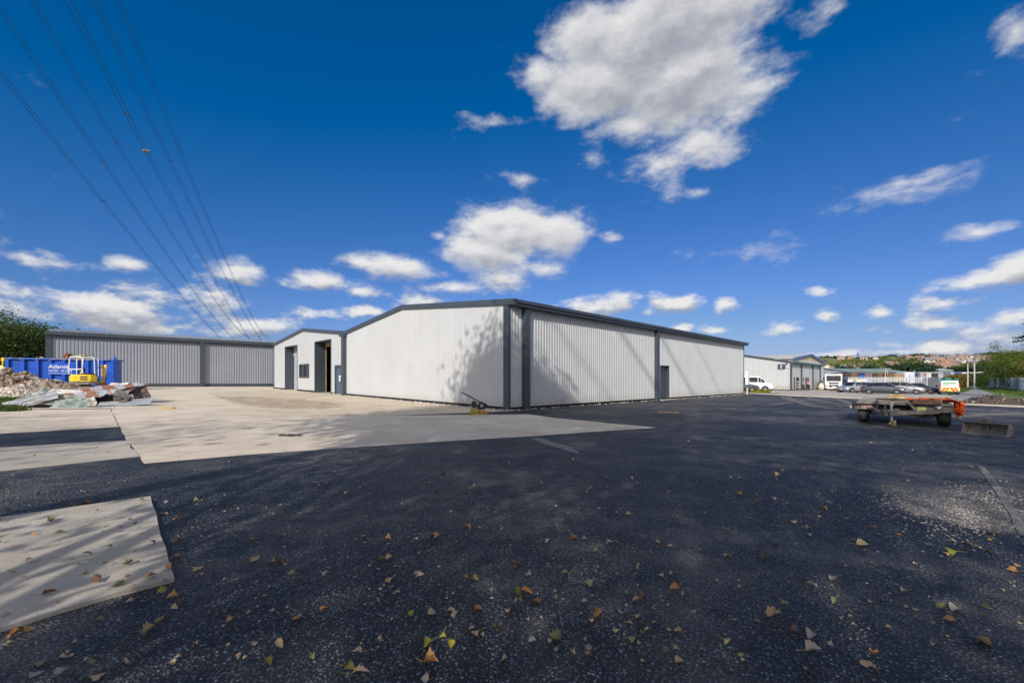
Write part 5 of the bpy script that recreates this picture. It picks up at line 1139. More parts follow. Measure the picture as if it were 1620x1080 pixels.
# ============================================================ FENCES, SIGNS, POLES
def palisade(label, a, b, h, n, m, solid=None):
    a, b = Vector(a), Vector(b); d = b - a; t = thing('palisade_fence', label, 'fence', (a.x, a.y, 0), math.atan2(d.y, d.x)); L = d.length
    zz = lambda s: zf(a.x + d.x * s / L)
    mb = MB()
    for k in range(n):
        s = L * (k + .5) / n; z = zz(s); wv = L / n * .27
        mb.prism([(s - wv, z + .05), (s + wv, z + .05), (s + wv, z + h - .15), (s + wv * .4, z + h), (s, z + h - .1), (s - wv * .4, z + h), (s - wv, z + h - .15)], 'y', -.02, .02)
    mb.build('pales', m, t)
    for hh in (.35, h - .45):
        mb = MB(); mb.box(0, L, .021, .07, 0, .06)
        for v in mb.bm.verts: v.co.z += zz(v.co.x) + hh
        mb.build('rail', m, t)
    for k in range(int(L / 2.75) + 1): mb = MB(); s = min(k * 2.75, L); mb.box(s - .05, s + .05, .071, .15, zz(s), zz(s) + h - .05); mb.build('post', m, t)
    if solid:
        mb = MB()
        for k in range(20): s0_, s1_ = L * k / 20, L * (k + 1) / 20; mb.box(s0_, s1_ - .02, .16, .2, zz(s0_), zz(s0_) + h - .1)
        mb.build('backing_sheet', M[solid], t)
    return t
palisade('long spiked grey steel fence behind the parked cars', A(1318, 81).xy, A(1462, 69).xy, 2.45, 64, mat('bright galvanised pale', (.62, .65, .67), .5, 0, .08, 2), None)
palisade('short spiked grey fence running toward the camera beside the car park', A(1462, 69).xy, A(1466, 60).xy, 2.4, 24, M['galv'])
f0, f1 = A(1464, 62.8), A(1486, 60); sw_ = thing('sheet_fence', 'solid pale grey sheet steel fence panel left of the service van', 'fence', (f0.x, f0.y, 0), math.atan2(f1.y - f0.y, f1.x - f0.x)); L = (f1 - f0).xy.length
corr_wall(0, L, lambda s: -.8, lambda s: 1.55, lambda s, o, z: (s, -o, z), depth=.03, pitch=.3).build('sheet', mat('grey sheet fence', (.40, .42, .43), .6, 0, .1, 1), sw_, fix=False)
for s in (0, L / 2, L): mb = MB(); mb.box(s - .05, s + .05, .02, .1, -.8, 1.6); mb.build('post', M['galv'], sw_)
palisade('blue grey spiked fence along the right side of the road under the trees', A(1628, 62).xy, A(1564, 100).xy, 2.3, 90, mat('blue grey pale', (.16, .22, .28), .6))
def sign_on(px, d, y0, y1, wpx, m, label, marks):
    p = A(px, d); wd = wpx / FPX * d; t = thing('fence_sign', label, 'sign', (p.x, p.y, 0), math.atan(-.17) - R(5)); zt, zb_ = zpix(y0, d), zpix(y1, d)
    mb = MB(); mb.box(-wd / 2, wd / 2, -.05, -.03, zb_, zt); mb.build('panel', m, t); mk, mm = marks
    mb = MB(); h = zt - zb_
    for k in range(mk): mb.box(-wd * .35, wd * .35, -.06, -.051, zb_ + h * (.12 + .25 * k), zb_ + h * (.25 + .25 * k))
    mb.build('printing', mm, t)
sign_on(1345, 77, 600.5, 607.5, 7, M['sign_white'], 'white warning sign with red print on the spiked fence left of the cars', (3, mat('salmon print', (.75, .22, .18), .6)))
sign_on(1359, 76, 600.5, 604.5, 6.5, mat('yellow sign', (.75, .68, .25), .6), 'yellow sign on the spiked fence above the silver hatchback', (2, M['sign_white']))
sign_on(1367, 75.5, 600.5, 604.5, 6, M['sign_white'], 'white sign beside the yellow one on the spiked fence', (2, M['blue']))
def pole(px, d, ytop, label, lamp=False, r=.09, name='utility_pole'):
    p = A(px, d); zt = zpix(ytop, d); t = thing(name, label, 'pole' if not lamp else 'street lamp', p)
    mb = MB(); mb.tube((0, 0, 0), (0, 0, zt - p.z), r, r * .65, seg=10); mb.build('post', mat('pale post', (.48, .48, .45), .8), t)
    if lamp:
        mb = MB(); mb.box(-1.3, 1.3, -.15, .15, zt - p.z, zt - p.z + .18, .04); mb.build('lamp_head', M['steel'], t)
    else:
        mb = MB(); mb.tube((0, 0, zt - p.z - .02), (0, 0, zt - p.z + .12), r * .9, seg=10); mb.build('cap', M['steel'], t)
pole(1541.5, 84, 573.5, 'taller pale pole beside the far road, right of a shorter one', r=.15); pole(1531, 92, 576, 'shorter pale pole beside the far road', r=.14)
pole(1400.5, 118, 583, 'twin headed lamp post beyond the spiked fence', True, .12, 'lamp_post'); pole(1404, 121, 584, 'thin lamp post right behind the twin headed one', True, .1, 'lamp_post')
pole(1446, 120, 586, 'short pale pole above the white trailer body beyond the fence', False, .12)
# ============================================================ TREES
def leaf_cards(centers, size, rng, flat=.0, aspect=.7):
    n = len(centers); a = rng.normal(size=(n, 3)); a[:, 2] *= (1 - flat * .6); a /= np.linalg.norm(a, axis=1)[:, None]
    b = rng.normal(size=(n, 3)); b -= (b * a).sum(1)[:, None] * a; b /= np.linalg.norm(b, axis=1)[:, None]
    s = size * rng.uniform(.6, 1.3, n)[:, None]; A_ = a * s * .5; B_ = b * s * .5 * aspect
    v = np.stack([centers - A_, centers - A_ * .1 + B_, centers + A_, centers - A_ * .1 - B_], 1).reshape(-1, 3)
    return v, np.arange(4 * n).reshape(n, 4)
def tree(name, label, cat, loc, h, cr, m, seed, nleaf=5000, leaf=.16, trunk=.3, base=.25, kind='broad', group=None, dens=.42, nb=26, scr=.5):
    """tapered trunk, forking limbs, leaf clumps round the limb ends"""
    rng = np.random.default_rng(seed); r = random.Random(seed); t = thing(name, label, cat, loc, 0, group)
    mb = MB(); tips = []; p = Vector((0, 0, -.1)); top = h * (.92 if kind != 'broad' else .8); nseg = 8; pts = [p]
    for k in range(nseg): p = p + Vector((r.uniform(-.5, .5) * h * .02, r.uniform(-.5, .5) * h * .02, top / nseg)); pts.append(p)
    for k in range(nseg): mb.tube(pts[k], pts[k + 1], trunk * (1 - k / nseg * .85), trunk * (1 - (k + 1) / nseg * .85), seg=8, cap=False)
    tips.append((pts[-1], .8))
    for i in range(nb):
        f = base + (1 - base) * (i + r.random()) / nb; k = min(nseg - 1, int(f * nseg)); q = pts[k].lerp(pts[k + 1], f * nseg - k)
        ang = i * 2.4 + r.uniform(-.5, .5)
        if kind == 'conifer': ln = cr * (1.02 - f) * r.uniform(.75, 1.05); dz = ln * -.12; bend = 0
        elif kind == 'poplar': ln = cr * r.uniform(.5, 1.0) * (1 - .5 * abs(f - .55)); dz = ln * 1.3; bend = .3
        else: ln = cr * r.uniform(.6, 1.0) * math.sqrt(max(.12, 1 - ((f - .5) / .62) ** 2)); dz = ln * r.uniform(.1, .7); bend = .2
        e = q + Vector((math.cos(ang) * ln, math.sin(ang) * ln, dz)); mid_ = q.lerp(e, .5) + Vector((0, 0, -bend * ln * .3))
        rr = trunk * (1 - f) * .45 + .02; mb.tube(q, mid_, rr, rr * .6, seg=6, cap=False); mb.tube(mid_, e, rr * .6, rr * .15, seg=6, cap=False)
        ns = 7 if kind == 'conifer' else 5
        for s in range(ns):
            g = (s + 1) / ns; c = q.lerp(e, .25 + .75 * g); 
            if kind == 'conifer': tips.append((c, .22 + .3 * (1 - g)))
            else:
                c = c + Vector((r.gauss(0, .3), r.gauss(0, .3), r.gauss(0, .25))) * cr * .4; mb.tube(q.lerp(e, .25 + .6 * g), c, rr * .25, rr * .06, seg=4, cap=False); tips.append((c, r.uniform(.5, 1.1)))
    mb.build('trunk', M['bark'], t, True)
    w_ = np.array([x[1] ** 2 for x in tips]); w_ /= w_.sum(); idx = rng.choice(len(tips), nleaf, p=w_)
    C_ = np.array([tuple(x[0]) for x in tips])[idx]; S = np.array([x[1] for x in tips])[idx][:, None] * cr * dens * scr
    off = rng.normal(size=(nleaf, 3)); off[:, 2] *= .22 if kind == 'conifer' else .7
    if kind == 'conifer': S = np.minimum(S, .35) 
    v, f = leaf_cards(C_ + off * S, leaf, rng); npmesh('crown', v, f, m, t); return t
# right-hand trees beyond the road
RT = [(1583, 98, 553, 3.0, 'leaf_green', 'bright green bushy tree nearest the road end'), (1594, 88, 552, 3.2, 'leaf_green', 'green tree second from the road, with yellowing top'),
      (1606, 80, 549, 3.2, 'leaf_dark', 'darker green tree in the middle of the roadside row'), (1621, 74, 552, 3.0, 'leaf_green', 'yellow green tree at the right edge behind the spiked fence'),
      (1632, 90, 543, 3.6, 'leaf_green', 'tall green tree behind the autumn coloured one at the right edge'), (1656, 66, 560, 3.0, 'leaf_autumn', 'brown leaved tree cut by the right edge of the picture')]
for i, (px, d, yt, cr, mm, lb_) in enumerate(RT):
    p = A(px, d); tree('roadside_tree', lb_, 'tree', p, zpix(yt, d) - p.z, cr, M[mm], 20 + i, 9000, .2, .16, .12, nb=30, group='trees along the right side of the road')
p = A(1672, 44); tree('conifer_tree', 'dark conifer whose branches reach in at the right edge above the trees', 'tree', p, 13.5, 6.0, M['leaf_conifer'], 40, 16000, .16, .22, .48, 'conifer', nb=60)
p = A(1574, 96); tree('conifer_tree', 'thin bare topped tree poking up behind the green roadside trees', 'tree', p, zpix(541, 96) - p.z, 1.6, M['leaf_dark'], 41, 1400, .18, .12, .2, 'poplar')
# left-hand trees beyond the container
LT = [(6, 48, 507, 4.2, 'dense dark tree at the left edge behind the container'), (38, 52, 511, 4.4, 'dark leafy tree between the left edge and the grey shed'), (68, 55, 520, 3.8, 'dark tree touching the end of the grey shed'), (-30, 46, 505, 4.5, 'dark tree mostly beyond the left edge'), (20, 62, 520, 4.5, 'dark tree seen between the two nearest left-hand trees')]
for i, (px, d, yt, cr, lb_) in enumerate(LT):
    p = A(px, d); tree('broadleaf_tree', lb_, 'tree', p, zpix(yt, d) - p.z, cr, M['leaf_hedge' if i % 2 else 'leaf_dark'], 50 + i, 11000, .24, .25, .08, nb=34, group='dark trees beyond the blue container')
p = A(-8, 60); tree('broadleaf_tree', 'thin sprig of a taller tree showing above the left-hand trees', 'tree', p, zpix(488, 60) - p.z, 2.2, M['leaf_dark'], 59, 1500, .2, .12, .5, 'poplar')
# tall trees behind the camera: they shade the yard as in the photograph
def shade_tree(x, y, h, cr, seed, nleaf, base=.22, dens=.42, kind='poplar', nb=34, leaf=.20):
    tree('poplar_tree', 'tall half bare poplar tree standing behind the camera beside the yard', 'tree', (x, y, zf(x)), h, cr, M['leaf_autumn'], seed, nleaf, leaf, .30, base, kind, group='poplars behind the camera', dens=dens, nb=nb)
SH = [(-2.0, -8.5, 16.5, 3.9, 71, 8000), (6.6, -7, 12.4, 4.2, 72, 8000, .45), (10.5, -6.5, 12.0, 4.4, 73, 6500), (17, -6, 11.5, 4.4, 74, 7000), (23.5, -4, 13, 4.2, 77, 7000), (-15.5, -7.5, 11, 3.6, 75, 2500), (-22, -6, 11, 3.6, 76, 2500), (-4.5, -13, 16.5, 5, 78, 7000), (-4.0, -2.5, 9.0, 3.2, 79, 3000)]
for a in SH: shade_tree(*a)
tree('lime_tree', 'dense tall tree standing behind the camera on the left', 'tree', (-7.5, -4.6, zf(-8)), 19.0, 3.9, M['leaf_green'], 85, 60000, .25, .34, .64, 'broad', dens=.5, nb=70)
# grass patch and weeds
def tufts(name, label, pts, hgt, m, seed, n_each=14, kind='stuff', cat='grass', spread=.12):
    rng = np.random.default_rng(seed); V_, F_ = [], []; c = 0
    for (x, y) in pts:
        for k in range(n_each):
            a = rng.uniform(0, 6.28); bx, by = x + rng.normal() * spread, y + rng.normal() * spread; hh = hgt * rng.uniform(.4, 1.2); ww = .012 + hgt * .05; ln = hh * rng.uniform(.2, .8)
            z = zf(bx); dx, dy = math.cos(a), math.sin(a)
            V_ += [(bx - dy * ww, by + dx * ww, z), (bx + dy * ww, by - dx * ww, z), (bx + dx * ln * .5 + dy * ww * .6, by + dy * ln * .5 - dx * ww * .6, z + hh * .7), (bx + dx * ln, by + dy * ln, z + hh)]; F_.append((c, c + 1, c + 2, c + 3)); c += 4
    return tag(npmesh(name, V_, F_, m), label, cat, kind=kind)
rr = random.Random(8); pts = []
for k in range(520):
    g = G(rr.uniform(-60, 32), rr.uniform(631, 651)); pts.append((g.x, g.y))
tufts('grass', 'rough green grass and weeds at the left edge in front of the heaps', pts, .17, M['grass'], 3, 12)
pts = []
for k in range(700):
    t = rr.random(); a = A(1497, 62).lerp(A(1518, 95), t); pts.append((a.x + rr.uniform(-.2, 1.0) * (1 + t), a.y + rr.uniform(-1, 1)))
for k in range(1100):
    t = rr.random(); a = A(1560, 88).lerp(A(1640, 48), t); pts.append((a.x + rr.uniform(-.5, 3), a.y + rr.uniform(-1, 1)))
tufts('grass', 'grass along the verges of the far road', pts, .3, M['grass'], 4, 9, spread=.3)
for i, (px, py, s, lb_) in enumerate([(1197, 621, .5, 'yellow green weed left of the brighter one by the end of the long wall'), (1210.5, 621.5, .6, 'brightest yellow weed clump in front of the white people carrier'), (1318, 618, .5, 'low brown and green weed in front of the white lorry'), (1224, 621.5, .28, 'small brown weed right of the bright yellow clump'), (1477, 617, .9, 'green bush at the foot of the grey sheet fence')]):
    g = G(px, py); rng = np.random.default_rng(i + 90); n = 420; c = rng.normal(size=(n, 3)) * np.array([s * .5, s * .4, s * .25]); c[:, 2] = np.abs(c[:, 2]); c += np.array([g.x, g.y, g.z])
    v, f = leaf_cards(c, .16 if i != 3 else .08, rng); tag(npmesh('weed', v, f, [M['weed'], M['weed'], M['leaf_autumn'], M['leaf_autumn'], M['leaf_green']][i]), lb_, 'weed', 'weeds at the far edge of the yard')
g = G(1233, 622)
for i, (px, lb_) in enumerate([(1223, 'left of two small dark stones beyond the surfacing edge'), (1229, 'right of two small dark stones beyond the surfacing edge')]):
    g = G(px, 622); mb = MB(); mb.ball((g.x, g.y, g.z + .1), .22, (1.2, 1, .7), 2)
    for v in mb.bm.verts: v.co += Vector((mnoise.noise(v.co * 7), mnoise.noise(v.co * 5), mnoise.noise(v.co * 6))) * .07
    tag(mb.build('stone', M['stone_grey']), lb_, 'stone')

# ============================================================ FAR BACKGROUND ON THE RIGHT
def shed(label, px0, px1, d, y0, depth, wallm, roofm, ridge=1.2, pxr=0.0, group=None, name='industrial_shed', yslant=0.0, stripe=None):
    a, b = A(px0, d), A(px1, d + pxr); ang = math.atan2(b.y - a.y, b.x - a.x); L = (b - a).xy.length; t = thing(name, label, 'industrial shed', (a.x, a.y, zf(a.x)), ang, group); h = zpix(y0, d) - zf(a.x) - ridge
    mb = MB(); mb.prism([(0, -.5), (0, h), (depth / 2, h + ridge * .95), (depth, h), (depth, -.5)], 'x', 0, L); mb.build('wall', wallm, t)
    for q in (((-.3, h - .02), (depth / 2, h + ridge)), ((depth / 2, h + ridge), (depth + .3, h - .02))):
        mb = MB(); mb.prism([q[0], q[1], (q[1][0], q[1][1] + .12), (q[0][0], q[0][1] + .12)], 'x', -.3, L + .3); mb.build('roof', roofm, t)
    if stripe: mb = MB(); mb.box(L * .1, L * .9, -.12, -.02, h * .6, h * .85); mb.build('sign_band', stripe, t)
    n = max(2, int(L / 9))
    for k in range(n): mb = MB(); mb.box(L * (k + .3) / n, L * (k + .65) / n, -.06, -.01, 0, h * .45); mb.build('shutter', M['steel'], t)
    return t
mg = mat('pale green roof', (.19, .245, .22), .6, 0, .1, .1); mgw = mat('green grey wall', (.13, .20, .17), .7); mgr = mat('lilac grey wall', (.33, .31, .33), .7, 0, .15, .1)
shed('long shed with a pale green roof below the hillside', 1342, 1438, 230, 582, 30, mgw, mg, 2.2, 4)
shed('low grey green shed left of the long green roofed one', 1318, 1345, 210, 586, 20, mgw, mat('slate roof', (.20, .23, .25), .7), 1.5)
shed('grey shed right behind the lorry cab', 1296, 1325, 190, 582, 25, mgr, mat('blue grey roof', (.27, .31, .36), .6), 2.0)
shed('long low shed with a pale roof line left of the poles', 1461, 1508, 300, 582.5, 20, mgw, mat('sky grey roof', (.42, .48, .52), .6), 1.3)
shed('dark low building with a blue sign band above the spiked fence', 1357, 1385, 150, 589, 12, mat('dark wall', (.06, .06, .08), .8), mat('dark roof', (.08, .08, .1), .8), .4, stripe=M['blue'])
shed('long mauve grey shed wall running behind the poles', 1440, 1572, 210, 588, 18, mgr, mat('grey flat roof', (.38, .38, .38), .7), .7, 4)
cm = {'white': mat('grubby white body', (.62, .62, .66), .6, 0, .1, .6), 'blue': mat('blue body', (.05, .09, .30), .6), 'pink': mat('faded pink body', (.38, .30, .30), .7), 'brown': mat('brown load', (.16, .09, .06), .9), 'grey': mat('grey body', (.3, .3, .33), .7), 'yellow': mat('amber body', (.34, .20, .05), .6), 'cream': mat('cream body', (.55, .52, .45), .7), 'green': mat('green body', (.02, .22, .15), .6), 'dark': mat('dark body', (.04, .035, .045), .8)}
def boxbody(px0, px1, d, y0, y1, c, label, name='container', cat='container'):
    a, b = A(px0, d), A(px1, d); zb_ = zf(a.x); h = zpix(y0, d) - zb_; L = (b - a).xy.length; t = thing(name, label, cat, (a.x, a.y, zb_), 0)
    mb = MB(); mb.box(0, L, 0, 2.4, .35, h, .04)
    n = max(3, int(L / .5))
    for k in range(n): mb.box(L * (k + .2) / n, L * (k + .6) / n, -.04, 0, .45, h - .12)
    mb.build('body', cm[c], t); mb = MB(); mb.box(.1, L - .1, .1, 2.3, 0, .349)
    for x in (.8, L - .8): mb.tube((x, -.05, .35), (x, .3, .35), .35, seg=14)
    mb.build('running_gear', M['black'], t)
    mb = MB(); mb.box(L - .12, L - .04, -.07, -.041, .5, h - .1); mb.box(.04, .12, -.07, -.041, .5, h - .1); mb.build('corner_post', M['dark'], t); return t
BB = [(1430, 1448, 122, 588.5, 'white', 'white box trailer above the spiked fence'), (1449, 1452, 124, 589, 'blue', 'narrow blue panel right of the white box trailer'), (1415, 1429, 118, 592.5, 'yellow', 'amber flat machine body left of the white box trailer'),
      (1455, 1463, 130, 589, 'pink', 'faded pink container right of the white box trailer'), (1465, 1474, 132, 590, 'cream', 'cream container behind the sheet fence'), (1476, 1484, 134, 590, 'dark', 'dark container left of the green bins'), (1389, 1397, 122, 590, 'brown', 'rust brown container behind the lamp post'),
      (1379, 1387, 124, 590, 'pink', 'dull pink container right of the blue sign band'), (1336, 1346, 130, 590.5, 'dark', 'dark load on the left above the fence'), (1346, 1357, 126, 589.5, 'brown', 'rusty brown heap shaped load left of the blue sign band'), (1405, 1413, 126, 589.5, 'brown', 'dark brown skip load left of the amber machine'),
      (1503, 1511, 150, 588, 'grey', 'grey lorry body left of the blue one near the poles'), (1512, 1521, 152, 588.5, 'blue', 'blue lorry body near the poles'), (1522, 1530, 152, 589, 'white', 'pale lorry body left of the shorter pole'), (1548, 1556, 160, 588, 'white', 'white lorry body right of the taller pole'), (1558, 1564, 160, 588.5, 'pink', 'pinkish lorry body at the foot of the roadside trees'),
      (1308, 1316, 118, 589.5, 'cream', 'cream box body just above the lorry cab'), (1325, 1334, 116, 591, 'pink', 'pale pink box body right of the lorry cab'),
      (1495.5, 1505.5, 92, 597.5, 'green', 'green waste container behind the service van'), (1512, 1517, 96, 598.5, 'green', 'small dark green container right of the service van')]
for px0, px1, d, y0, c, lb_ in BB: boxbody(px0, px1, d, y0, 600, c, lb_)
# hedge along the end of the road and scrub
def scrub(name, label, pts, sz, m, seed, n, leaf, cat='scrub', kind=None):
    rng = np.random.default_rng(seed); cs = np.array(pts, float); idx = rng.integers(0, len(cs), n); s_ = np.array(sz) if hasattr(sz, '__len__') else np.full(len(cs), sz)
    o = rng.normal(size=(n, 3)); o /= np.maximum(1, np.linalg.norm(o, axis=1)[:, None] / 1.35); c = cs[idx] + o * s_[idx][:, None] * np.array([.6, .6, .5]); v, f = leaf_cards(c, leaf, rng); return tag(npmesh(name, v, f, m), label, cat, kind=kind)
pts = [tuple(A(px, d) + Vector((0, 0, z))) for px, d, z in [(1509, 105, 1), (1514, 110, 1.2), (1519, 118, 1.4), (1524, 125, 1.2)]]
scrub('hedge', 'reddish green hedge left of the shorter pole', pts, 3.0, M['leaf_autumn'], 5, 3000, .5, 'hedge')
pts = [tuple(A(px, d) + Vector((0, 0, z))) for px, d, z in [(1530, 128, 1.4), (1537, 126, 1.4), (1545, 124, 1.2), (1552, 120, 1.4), (1560, 112, 1.6), (1567, 106, 1.4)]]
scrub('hedge', 'dark green hedge closing off the end of the road behind the poles', pts, 3.4, M['leaf_hedge'], 6, 5500, .45, 'hedge')
# the hill
def hill_z(px, d):
    f = min(1, max(0, (d - 330) / 520)); f = f * f * (3 - 2 * f)
    top = {1150: 34, 1300: 40, 1360: 41, 1430: 44, 1500: 45, 1560: 47, 1650: 50, 1800: 46}
    ks = sorted(top); px = min(max(px, ks[0]), ks[-1])
    for a, b in zip(ks, ks[1:]):
        if px <= b: tt_ = top[a] + (top[b] - top[a]) * (px - a) / (b - a); break
    return -.8 + f * (tt_ + 1.5 * math.sin(px * .045) + 1.0 * math.sin(px * .13 + 1))
def HP(px, py):
    d = 331.0
    while d < 850 and hill_z(px, d) < zpix(py, d): d += 2
    return Vector(((px - CX) / FPX * d, d, hill_z(px, d)))
vs, F_ = [], []; PXS = list(range(1140, 1860, 8)); DS = [330 + 18 * k for k in range(30)] + [900, 1000, 1300]
for px in PXS:
    for d in DS: vs.append(((px - CX) / FPX * d, d, hill_z(px, min(d, 850)) - (.5 if d == 330 else 0)))
for i in range(len(PXS) - 1):
    for j in range(len(DS) - 1): a = i * len(DS) + j; F_.append((a, a + len(DS), a + len(DS) + 1, a + 1))
hm = ground_mat('hillside', (.09, .13, .03), (.19, .20, .06), .012, (.20, .17, .09), .3, .5)
npmesh('hill', vs, F_, hm, smooth=True)['kind'] = 'structure'
rr = random.Random(12); pts, sz = [], []
for k in range(1500):
    px, py = rr.uniform(1290, 1700), rr.uniform(566, 589)
    if mnoise.noise(Vector((px * .04, py * .25, 0))) < -.05: continue
    q = HP(px, py); pts.append((q.x, q.y, q.z + 1.0)); sz.append(rr.uniform(2.2, 5.0))
scrub('hillside_scrub', 'green and yellow scrub and small trees covering the far hillside', pts, sz, M['leaf_hill'], 8, 60000, 1.5, 'scrub', 'stuff')
pts, sz = [], []
for k in range(420):
    px = rr.uniform(1290, 1720); q = HP(px, 563); q = Vector(((px - CX) / FPX * 845, 845, hill_z(px, 845)))
    if mnoise.noise(Vector((px * .03, 3, 0))) < -.25: continue
    pts.append((q.x, q.y + rr.uniform(-20, 4), q.z + rr.uniform(0, 2.5))); sz.append(rr.uniform(3, 6.5))
scrub('skyline_wood', 'dark tree line along the crest of the far hill', pts, sz, M['leaf_hilldark'], 9, 22000, 1.9, 'wood', 'stuff')
for i in range(15):
    px = 1411 + i * 4.0 + rr.uniform(-1, 1); d = 300 + rr.uniform(-14, 14); yt = 569 + 6 * rr.random() + (3 if i < 3 else 0)
    q = A(px, d); tree('dark_tree', ['leftmost dark tree of the clump below the houses', 'dark rounded tree inside the clump below the houses', 'rightmost dark tree of the clump below the houses'][0 if i == 0 else 2 if i == 14 else 1], 'tree', q, zpix(yt, d) - q.z, 4.5, M['leaf_hilldark'], 200 + i, 1500, 1.1, .4, .05, nb=16, group='dark trees in the clump below the houses' )
for i, (px, d, yt) in enumerate([(1336, 260, 578), (1370, 255, 578), (1460, 240, 584), (1480, 330, 578), (1512, 320, 578), (1530, 310, 577), (1548, 300, 577), (1562, 290, 574)]):
    q = A(px, d); tree('dark_tree', 'dark tree beyond the sheds, ' + ['left above the lorry cab', 'above the blue sign band', 'right of the green roof end', 'above the sheet fence', 'left of the shorter pole', 'behind the shorter pole', 'right of the taller pole', 'against the roadside trees'][i], 'tree', q, zpix(yt, d) - q.z, 5.5, M['leaf_hilldark'], 300 + i, 1800, 1.2, .4, .05, nb=16)
# houses on the hill
HW = [mat('cream render', (.50, .44, .36), .8), mat('white render', (.62, .60, .56), .8), mat('brick', (.33, .21, .16), .85), mat('pink render', (.42, .31, .25), .8)]
HR = [mat('brown tiles', (.21, .14, .11), .85), mat('red tiles', (.30, .17, .125), .85), mat('grey tiles', (.22, .21, .22), .85)]
def make_house(k):
    t = thing('house', '', 'house', (0, 0, 0), 0, 'houses on the far hillside'); w_, d_, h_, rh = (9, 7, 4.8, 2.6) if k % 2 else (12, 7, 4.6, 2.3)
    mb = MB(); mb.prism([(-d_ / 2, -3), (-d_ / 2, h_), (0, h_ + rh), (d_ / 2, h_), (d_ / 2, -3)], 'x', -w_ / 2, w_ / 2); mb.build('wall', HW[k % 4], t)
    mb = MB()
    for s in (-1, 1): mb.prism([(s * (d_ / 2 + .5), h_ - .25), (0, h_ + rh + .05), (0, h_ + rh + .35), (s * (d_ / 2 + .5), h_ + .05)], 'x', -w_ / 2 - .4, w_ / 2 + .4)
    rf = mb.build('roof', HR[(k * 2 + 1) % 3], t); mb = MB(); mb.box(w_ * .3, w_ * .3 + .9, -.5, .5, h_ + rh - 1, h_ + rh + 1.1); mb.build('chimney', HW[2], rf)
    for x in (-w_ * .28, w_ * .25):
        for z in (.8, 3.1): mb = MB(); mb.box(x - .8, x + .8, -d_ / 2 - .06, -d_ / 2 + .02, z, z + 1.2); mb.build('window', M['glass'], t)
    return t
protos = [make_house(k) for k in range(6)]; kids = []
for o in protos: kids.append(children(o))
HPX = []
for row, (y, a, b, st) in enumerate([(567, 1478, 1565, 12), (570, 1470, 1568, 10.5), (574, 1468, 1545, 10), (578.5, 1468, 1520, 10), (582, 1470, 1500, 11), (564.5, 1506, 1560, 18)]):
    x = a
    while x < b: HPX.append((x + rr.uniform(-2, 2), y + rr.uniform(-1, 1))); x += st * rr.uniform(.85, 1.2)
HPX += [(1310, 583), (1318, 585), (1332, 584), (1340, 585), (1348, 583), (1355, 584), (1406, 577), (1411, 579), (1386, 567.5), (1330, 566.5), (1344, 566), (1366, 566.5), (1437, 567), (1455, 568)]
def clone(o, ks):
    c = o.copy(); col.objects.link(c)
    for ch in ks:
        d = ch.copy(); col.objects.link(d); d.parent = c
        for g2_ in gk.get(ch.name, []): e = g2_.copy(); col.objects.link(e); e.parent = d
    return c
gk = {ch.name: children(ch) for ks in kids for ch in ks}
cw = ['cream', 'white', 'brick', 'pink']; usedp = set()
HPX.sort()
for i, (px, py) in enumerate(HPX):
    k = (i * 5 + int(py)) % 6; first = k not in usedp; usedp.add(k)
    t = protos[k] if first else clone(protos[k], kids[k])
    q = HP(px, py + 2.5); t.location = q; t.rotation_euler.z = -math.atan2(q.x, q.y) + R(rr.choice([-25, 10, 30, 80])); s = rr.uniform(.8, 1.05); t.scale = (s, s, s)
    band = 'near the crest' if py < 568.5 else 'in the upper rows' if py < 572.5 else 'in the middle rows' if py < 577 else 'low on the slope'
    where = 'above the lorry' if px < 1372 else 'above the green roof' if px < 1440 else 'above the sheet fence' if px < 1490 else 'above the service van' if px < 1520 else 'above the poles' if px < 1546 else 'by the roadside trees'
    t['label'] = f'{cw[k % 4]} walled house {band}, {where}'
# mast on the hill, far pylon and the power line
def lattice(name, label, cat, loc, h, wb_, wt_, arms, rz, thick, m):
    t = thing(name, label, cat, loc, rz); mb = MB(); n = 9
    for sx, sy in ((1, 1), (1, -1), (-1, 1), (-1, -1)): mb.tube((sx * wb_, sy * wb_, -2), (sx * wt_, sy * wt_, h * .93), thick, seg=4); mb.tube((sx * wt_, sy * wt_, h * .93), (0, 0, h), thick * .8, seg=4)
    for k in range(n):
        a, b = k / n, (k + 1) / n; wa, wc = wb_ + (wt_ - wb_) * a, wb_ + (wt_ - wb_) * b; za, zc = h * .93 * a, h * .93 * b
        for s in (1, -1):
            mb.tube((-wa, s * wa, za), (wc, s * wc, zc), thick * .6, seg=4); mb.tube((wa, s * wa, za), (-wc, s * wc, zc), thick * .6, seg=4); mb.tube((s * wa, -wa, za), (s * wc, wc, zc), thick * .6, seg=4); mb.tube((s * wa, wa, za), (s * wc, -wc, zc), thick * .6, seg=4)
    mb.build('tower', m, t)
    for z, w_ in arms:
        mb = MB()
        for s in (-1, 1): mb.tube((s * wt_, 0, z + .0), (s * w_, 0, z), thick * .8, seg=4); mb.tube((s * wt_, 0, z + 2.0), (s * w_, 0, z), thick * .7, seg=4); mb.tube((s * w_, 0, z), (s * w_, 0, z - 2.6), .12, seg=5)
        mb.build('cross_arm', m, t)
    return t
mp = mat('far galvanised steel', (.16, .18, .21), .7)
q = HP(1357, 566.5); lattice('radio_mast', 'lone lattice mast on the crest of the far hill', 'mast', q, 14, 1.0, .8, [(12.5, 2.0)], .3, .25, mp)
PYL = Vector(((413 - CX) / FPX * 385, 385, 0)); wdir = Vector((PYL.x, PYL.y, 0)).normalized(); latv = Vector((wdir.y, -wdir.x, 0)); ra = math.atan2(latv.y, latv.x)
